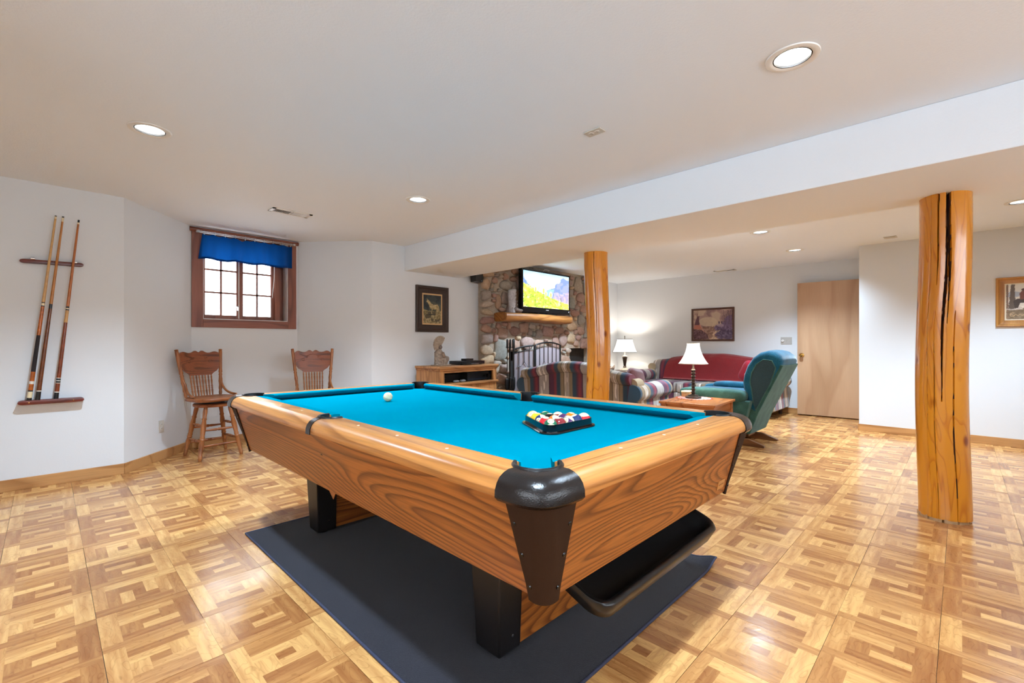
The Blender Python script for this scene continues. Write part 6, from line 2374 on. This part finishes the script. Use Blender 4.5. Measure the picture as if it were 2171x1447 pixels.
obj('lid', mb, plain('box_cream', rgb(232, 214, 166), 0.5), tin, smooth=60, world=False)

def shade_mat(name, e):
    t = NT(name)
    t.col(rgb(240, 236, 226)).set(rough=0.9, emis=e)
    t.b.inputs['Emission Color'].default_value = (1.0, 0.95, 0.86, 1)
    return t.m
def lamp(label, loc, base_prof, _unused, shade, zb, zt, rb, rt, curve, watts, trim, square=0.0, harp=True):
    t = thing('table_lamp', label, 'lamp', loc)
    z = 0
    for (nm, prof, mt) in base_prof:
        mb = MB()
        mb.lathe(prof, n=24)
        obj(nm, mb, mt, t, smooth=45, world=False)
    n = 48
    rings = []
    def rad(a):
        if not square:
            return 1.0
        c, s = abs(math.cos(a)), abs(math.sin(a))
        return (c ** square + s ** square) ** (-1 / square)
    NR = 12
    for k in range(NR + 1):
        q = k / NR
        r = rt + (rb - rt) * (1 - q) ** curve
        rings.append([(r * rad(2 * PI * j / n) * math.cos(2 * PI * j / n), r * rad(2 * PI * j / n) * math.sin(2 * PI * j / n), zb + (zt - zb) * q) for j in range(n)])
    mb = MB()
    mb.loft(rings, cap=False)
    sh = obj('shade', mb, shade, t, smooth=60, world=False)
    for z_, r in ((zb, rb), (zt, rt)):
        mb = MB()
        mb.tube([(r * 1.005 * rad(2 * PI * j / n) * math.cos(2 * PI * j / n), r * 1.005 * rad(2 * PI * j / n) * math.sin(2 * PI * j / n), z_) for j in range(n)], 0.0045, 6, closed=True)
        obj('shade_trim', mb, trim, sh, smooth=60, world=False)
    for j in range(6):
        a = 2 * PI * (j + 0.5) / 6
        mb = MB()
        mb.tube([((rt + (rb - rt) * (1 - k / NR) ** curve + 0.001) * rad(a) * math.cos(a), (rt + (rb - rt) * (1 - k / NR) ** curve + 0.001) * rad(a) * math.sin(a), zb + (zt - zb) * k / NR) for k in range(NR + 1)], 0.0022, 5)
        obj('shade_rib', mb, trim, sh, smooth=60, world=False)
    mb = MB()
    mb.superq((0, 0, (zb + zt) / 2), (0.026, 0.026, 0.045), (1, 1), 14, 10)
    obj('bulb', mb, M['bulb'], t, smooth=70, world=False)
    mb = MB()
    mb.tube([(0.0, 0.0, zb - 0.01), (0.05, 0, zb + 0.02), (0.055, 0, (zb + zt) / 2), (0.03, 0, zt - 0.01), (0, 0, zt + 0.004), (-0.03, 0, zt - 0.01), (-0.055, 0, (zb + zt) / 2), (-0.05, 0, zb + 0.02), (0.0, 0.0, zb - 0.01)], 0.002, 5)
    mb.tube([(-rt * 0.97, 0, zt - 0.003), (rt * 0.97, 0, zt - 0.003)], 0.002, 5)
    obj('harp', mb, M['iron'], t, smooth=60, world=False)
    if harp:
        mb = MB()
        mb.spindle((0, 0, zt), (0, 0, zt + 0.075), [(0, 0.004), (0.2, 0.010), (0.4, 0.005), (0.6, 0.013), (0.8, 0.006), (1, 0.002)], 10)
        obj('finial', mb, M['iron'], t, smooth=50, world=False)
    ld = bpy.data.lights.new('lamp_light', 'POINT')
    ld.energy = watts
    ld.color = (1.0, 0.90, 0.78)
    ld.shadow_soft_size = 0.03
    lo_ = bpy.data.objects.new('lamp_light', ld)
    COL.objects.link(lo_)
    lo_.parent = t
    lo_.location = (0, 0, (zb + zt) / 2 + 0.06)
    return t
M['lampbronze'] = plain('lamp_bronze', rgb(66, 54, 46), 0.35, metal=0.6, noise=0.2, nscale=30)
M['lampstone'] = plain('lamp_stone', rgb(176, 166, 152), 0.5, noise=0.2, nscale=40)
beads = []
for k in range(8):
    z0 = 0.045 + k * 0.034
    beads.append((0.017, z0))
    beads.append((0.017, z0 + 0.010))
    beads.append((0.026, z0 + 0.016))
    beads.append((0.026, z0 + 0.021))
    beads.append((0.017, z0 + 0.027))
lamp('white bell shade table lamp with ringed bronze column on end table', (4.925, 2.08, EZ + 0.0045),
     [('base', [(0, 0), (0.082, 0), (0.084, 0.012), (0.070, 0.018), (0.056, 0.022), (0.052, 0.032), (0.030, 0.038), (0.02, 0.045)], M['lampbronze']), ('column', [(0.0, 0.044)] + beads + [(0.014, 0.325), (0.010, 0.345), (0.010, 0.385), (0, 0.386)], M['lampbronze'])],
     None, shade_mat('shade_glow_near', 1.3), 0.372, 0.592, 0.148, 0.064, 1.9, 7.0, M['white'], harp=False)
# corner lamp and its little table
ct = thing('corner_table', 'small dark side table in the far corner under a lamp', 'table', (7.93, 4.70, 0))
M['darkwood'] = wood('dark_table_wood', rgb(78, 44, 30), rgb(52, 28, 20), 0, 6, 0.5, 5, 0.35, 0.2)
cbox('table_top', ct, M['darkwood'], -0.30, 0.30, -0.27, 0.27, 0.555, 0.585, bevel=0.005)
for sx in (-1, 1):
    for sy in (-1, 1):
        cbox('leg', ct, M['darkwood'], sx * 0.26 - 0.022, sx * 0.26 + 0.022, sy * 0.23 - 0.022, sy * 0.23 + 0.022, 0, 0.555)
cbox('apron', ct, M['darkwood'], -0.25, 0.25, -0.235, 0.235, 0.48, 0.555)
lamp('cream panelled shade lamp with dark trim in the far corner', (7.93, 4.70, 0.5855),
     [('base', [(0, 0), (0.095, 0), (0.095, 0.015), (0.07, 0.03), (0.045, 0.05), (0.03, 0.06), (0, 0.06)], M['lampstone']),
      ('column', [(0, 0.055), (0.028, 0.06), (0.034, 0.075), (0.022, 0.09), (0.026, 0.12), (0.044, 0.235), (0.05, 0.262), (0.036, 0.272), (0, 0.272)], M['lampbronze']),
      ('collar', [(0, 0.27), (0.045, 0.272), (0.048, 0.285), (0.02, 0.295), (0.012, 0.30), (0.012, 0.36), (0, 0.36)], M['lampstone'])],
     None, shade_mat('shade_glow_far', 1.1), 0.362, 0.612, 0.225, 0.145, 1.35, 9.0, M['iron'], square=0.0)
ob = thing('dark_ornament', 'small dark curled ornament on corner table beside the log post', 'ornament', (7.72, 4.88, 0.5855))
mb = MB()
mb.loft([[(x, 0.06 * w * math.cos(2 * PI * k / 12), 0.045 + zc + 0.045 * w * math.sin(2 * PI * k / 12)) for k in range(12)] for x, w, zc in ((-0.13, 0.2, 0.0), (-0.10, 0.7, -0.01), (-0.03, 1.0, 0.0), (0.05, 0.8, -0.005), (0.10, 0.4, 0.02), (0.13, 0.12, 0.06))])
obj('curled_body', mb, M['bootdark'], ob, smooth=70, world=False)
mb = MB()
mb.box(-0.08, 0.06, -0.04, 0.04, 0.0, 0.012)
obj('foot', mb, M['darkwood'], ob, world=False)
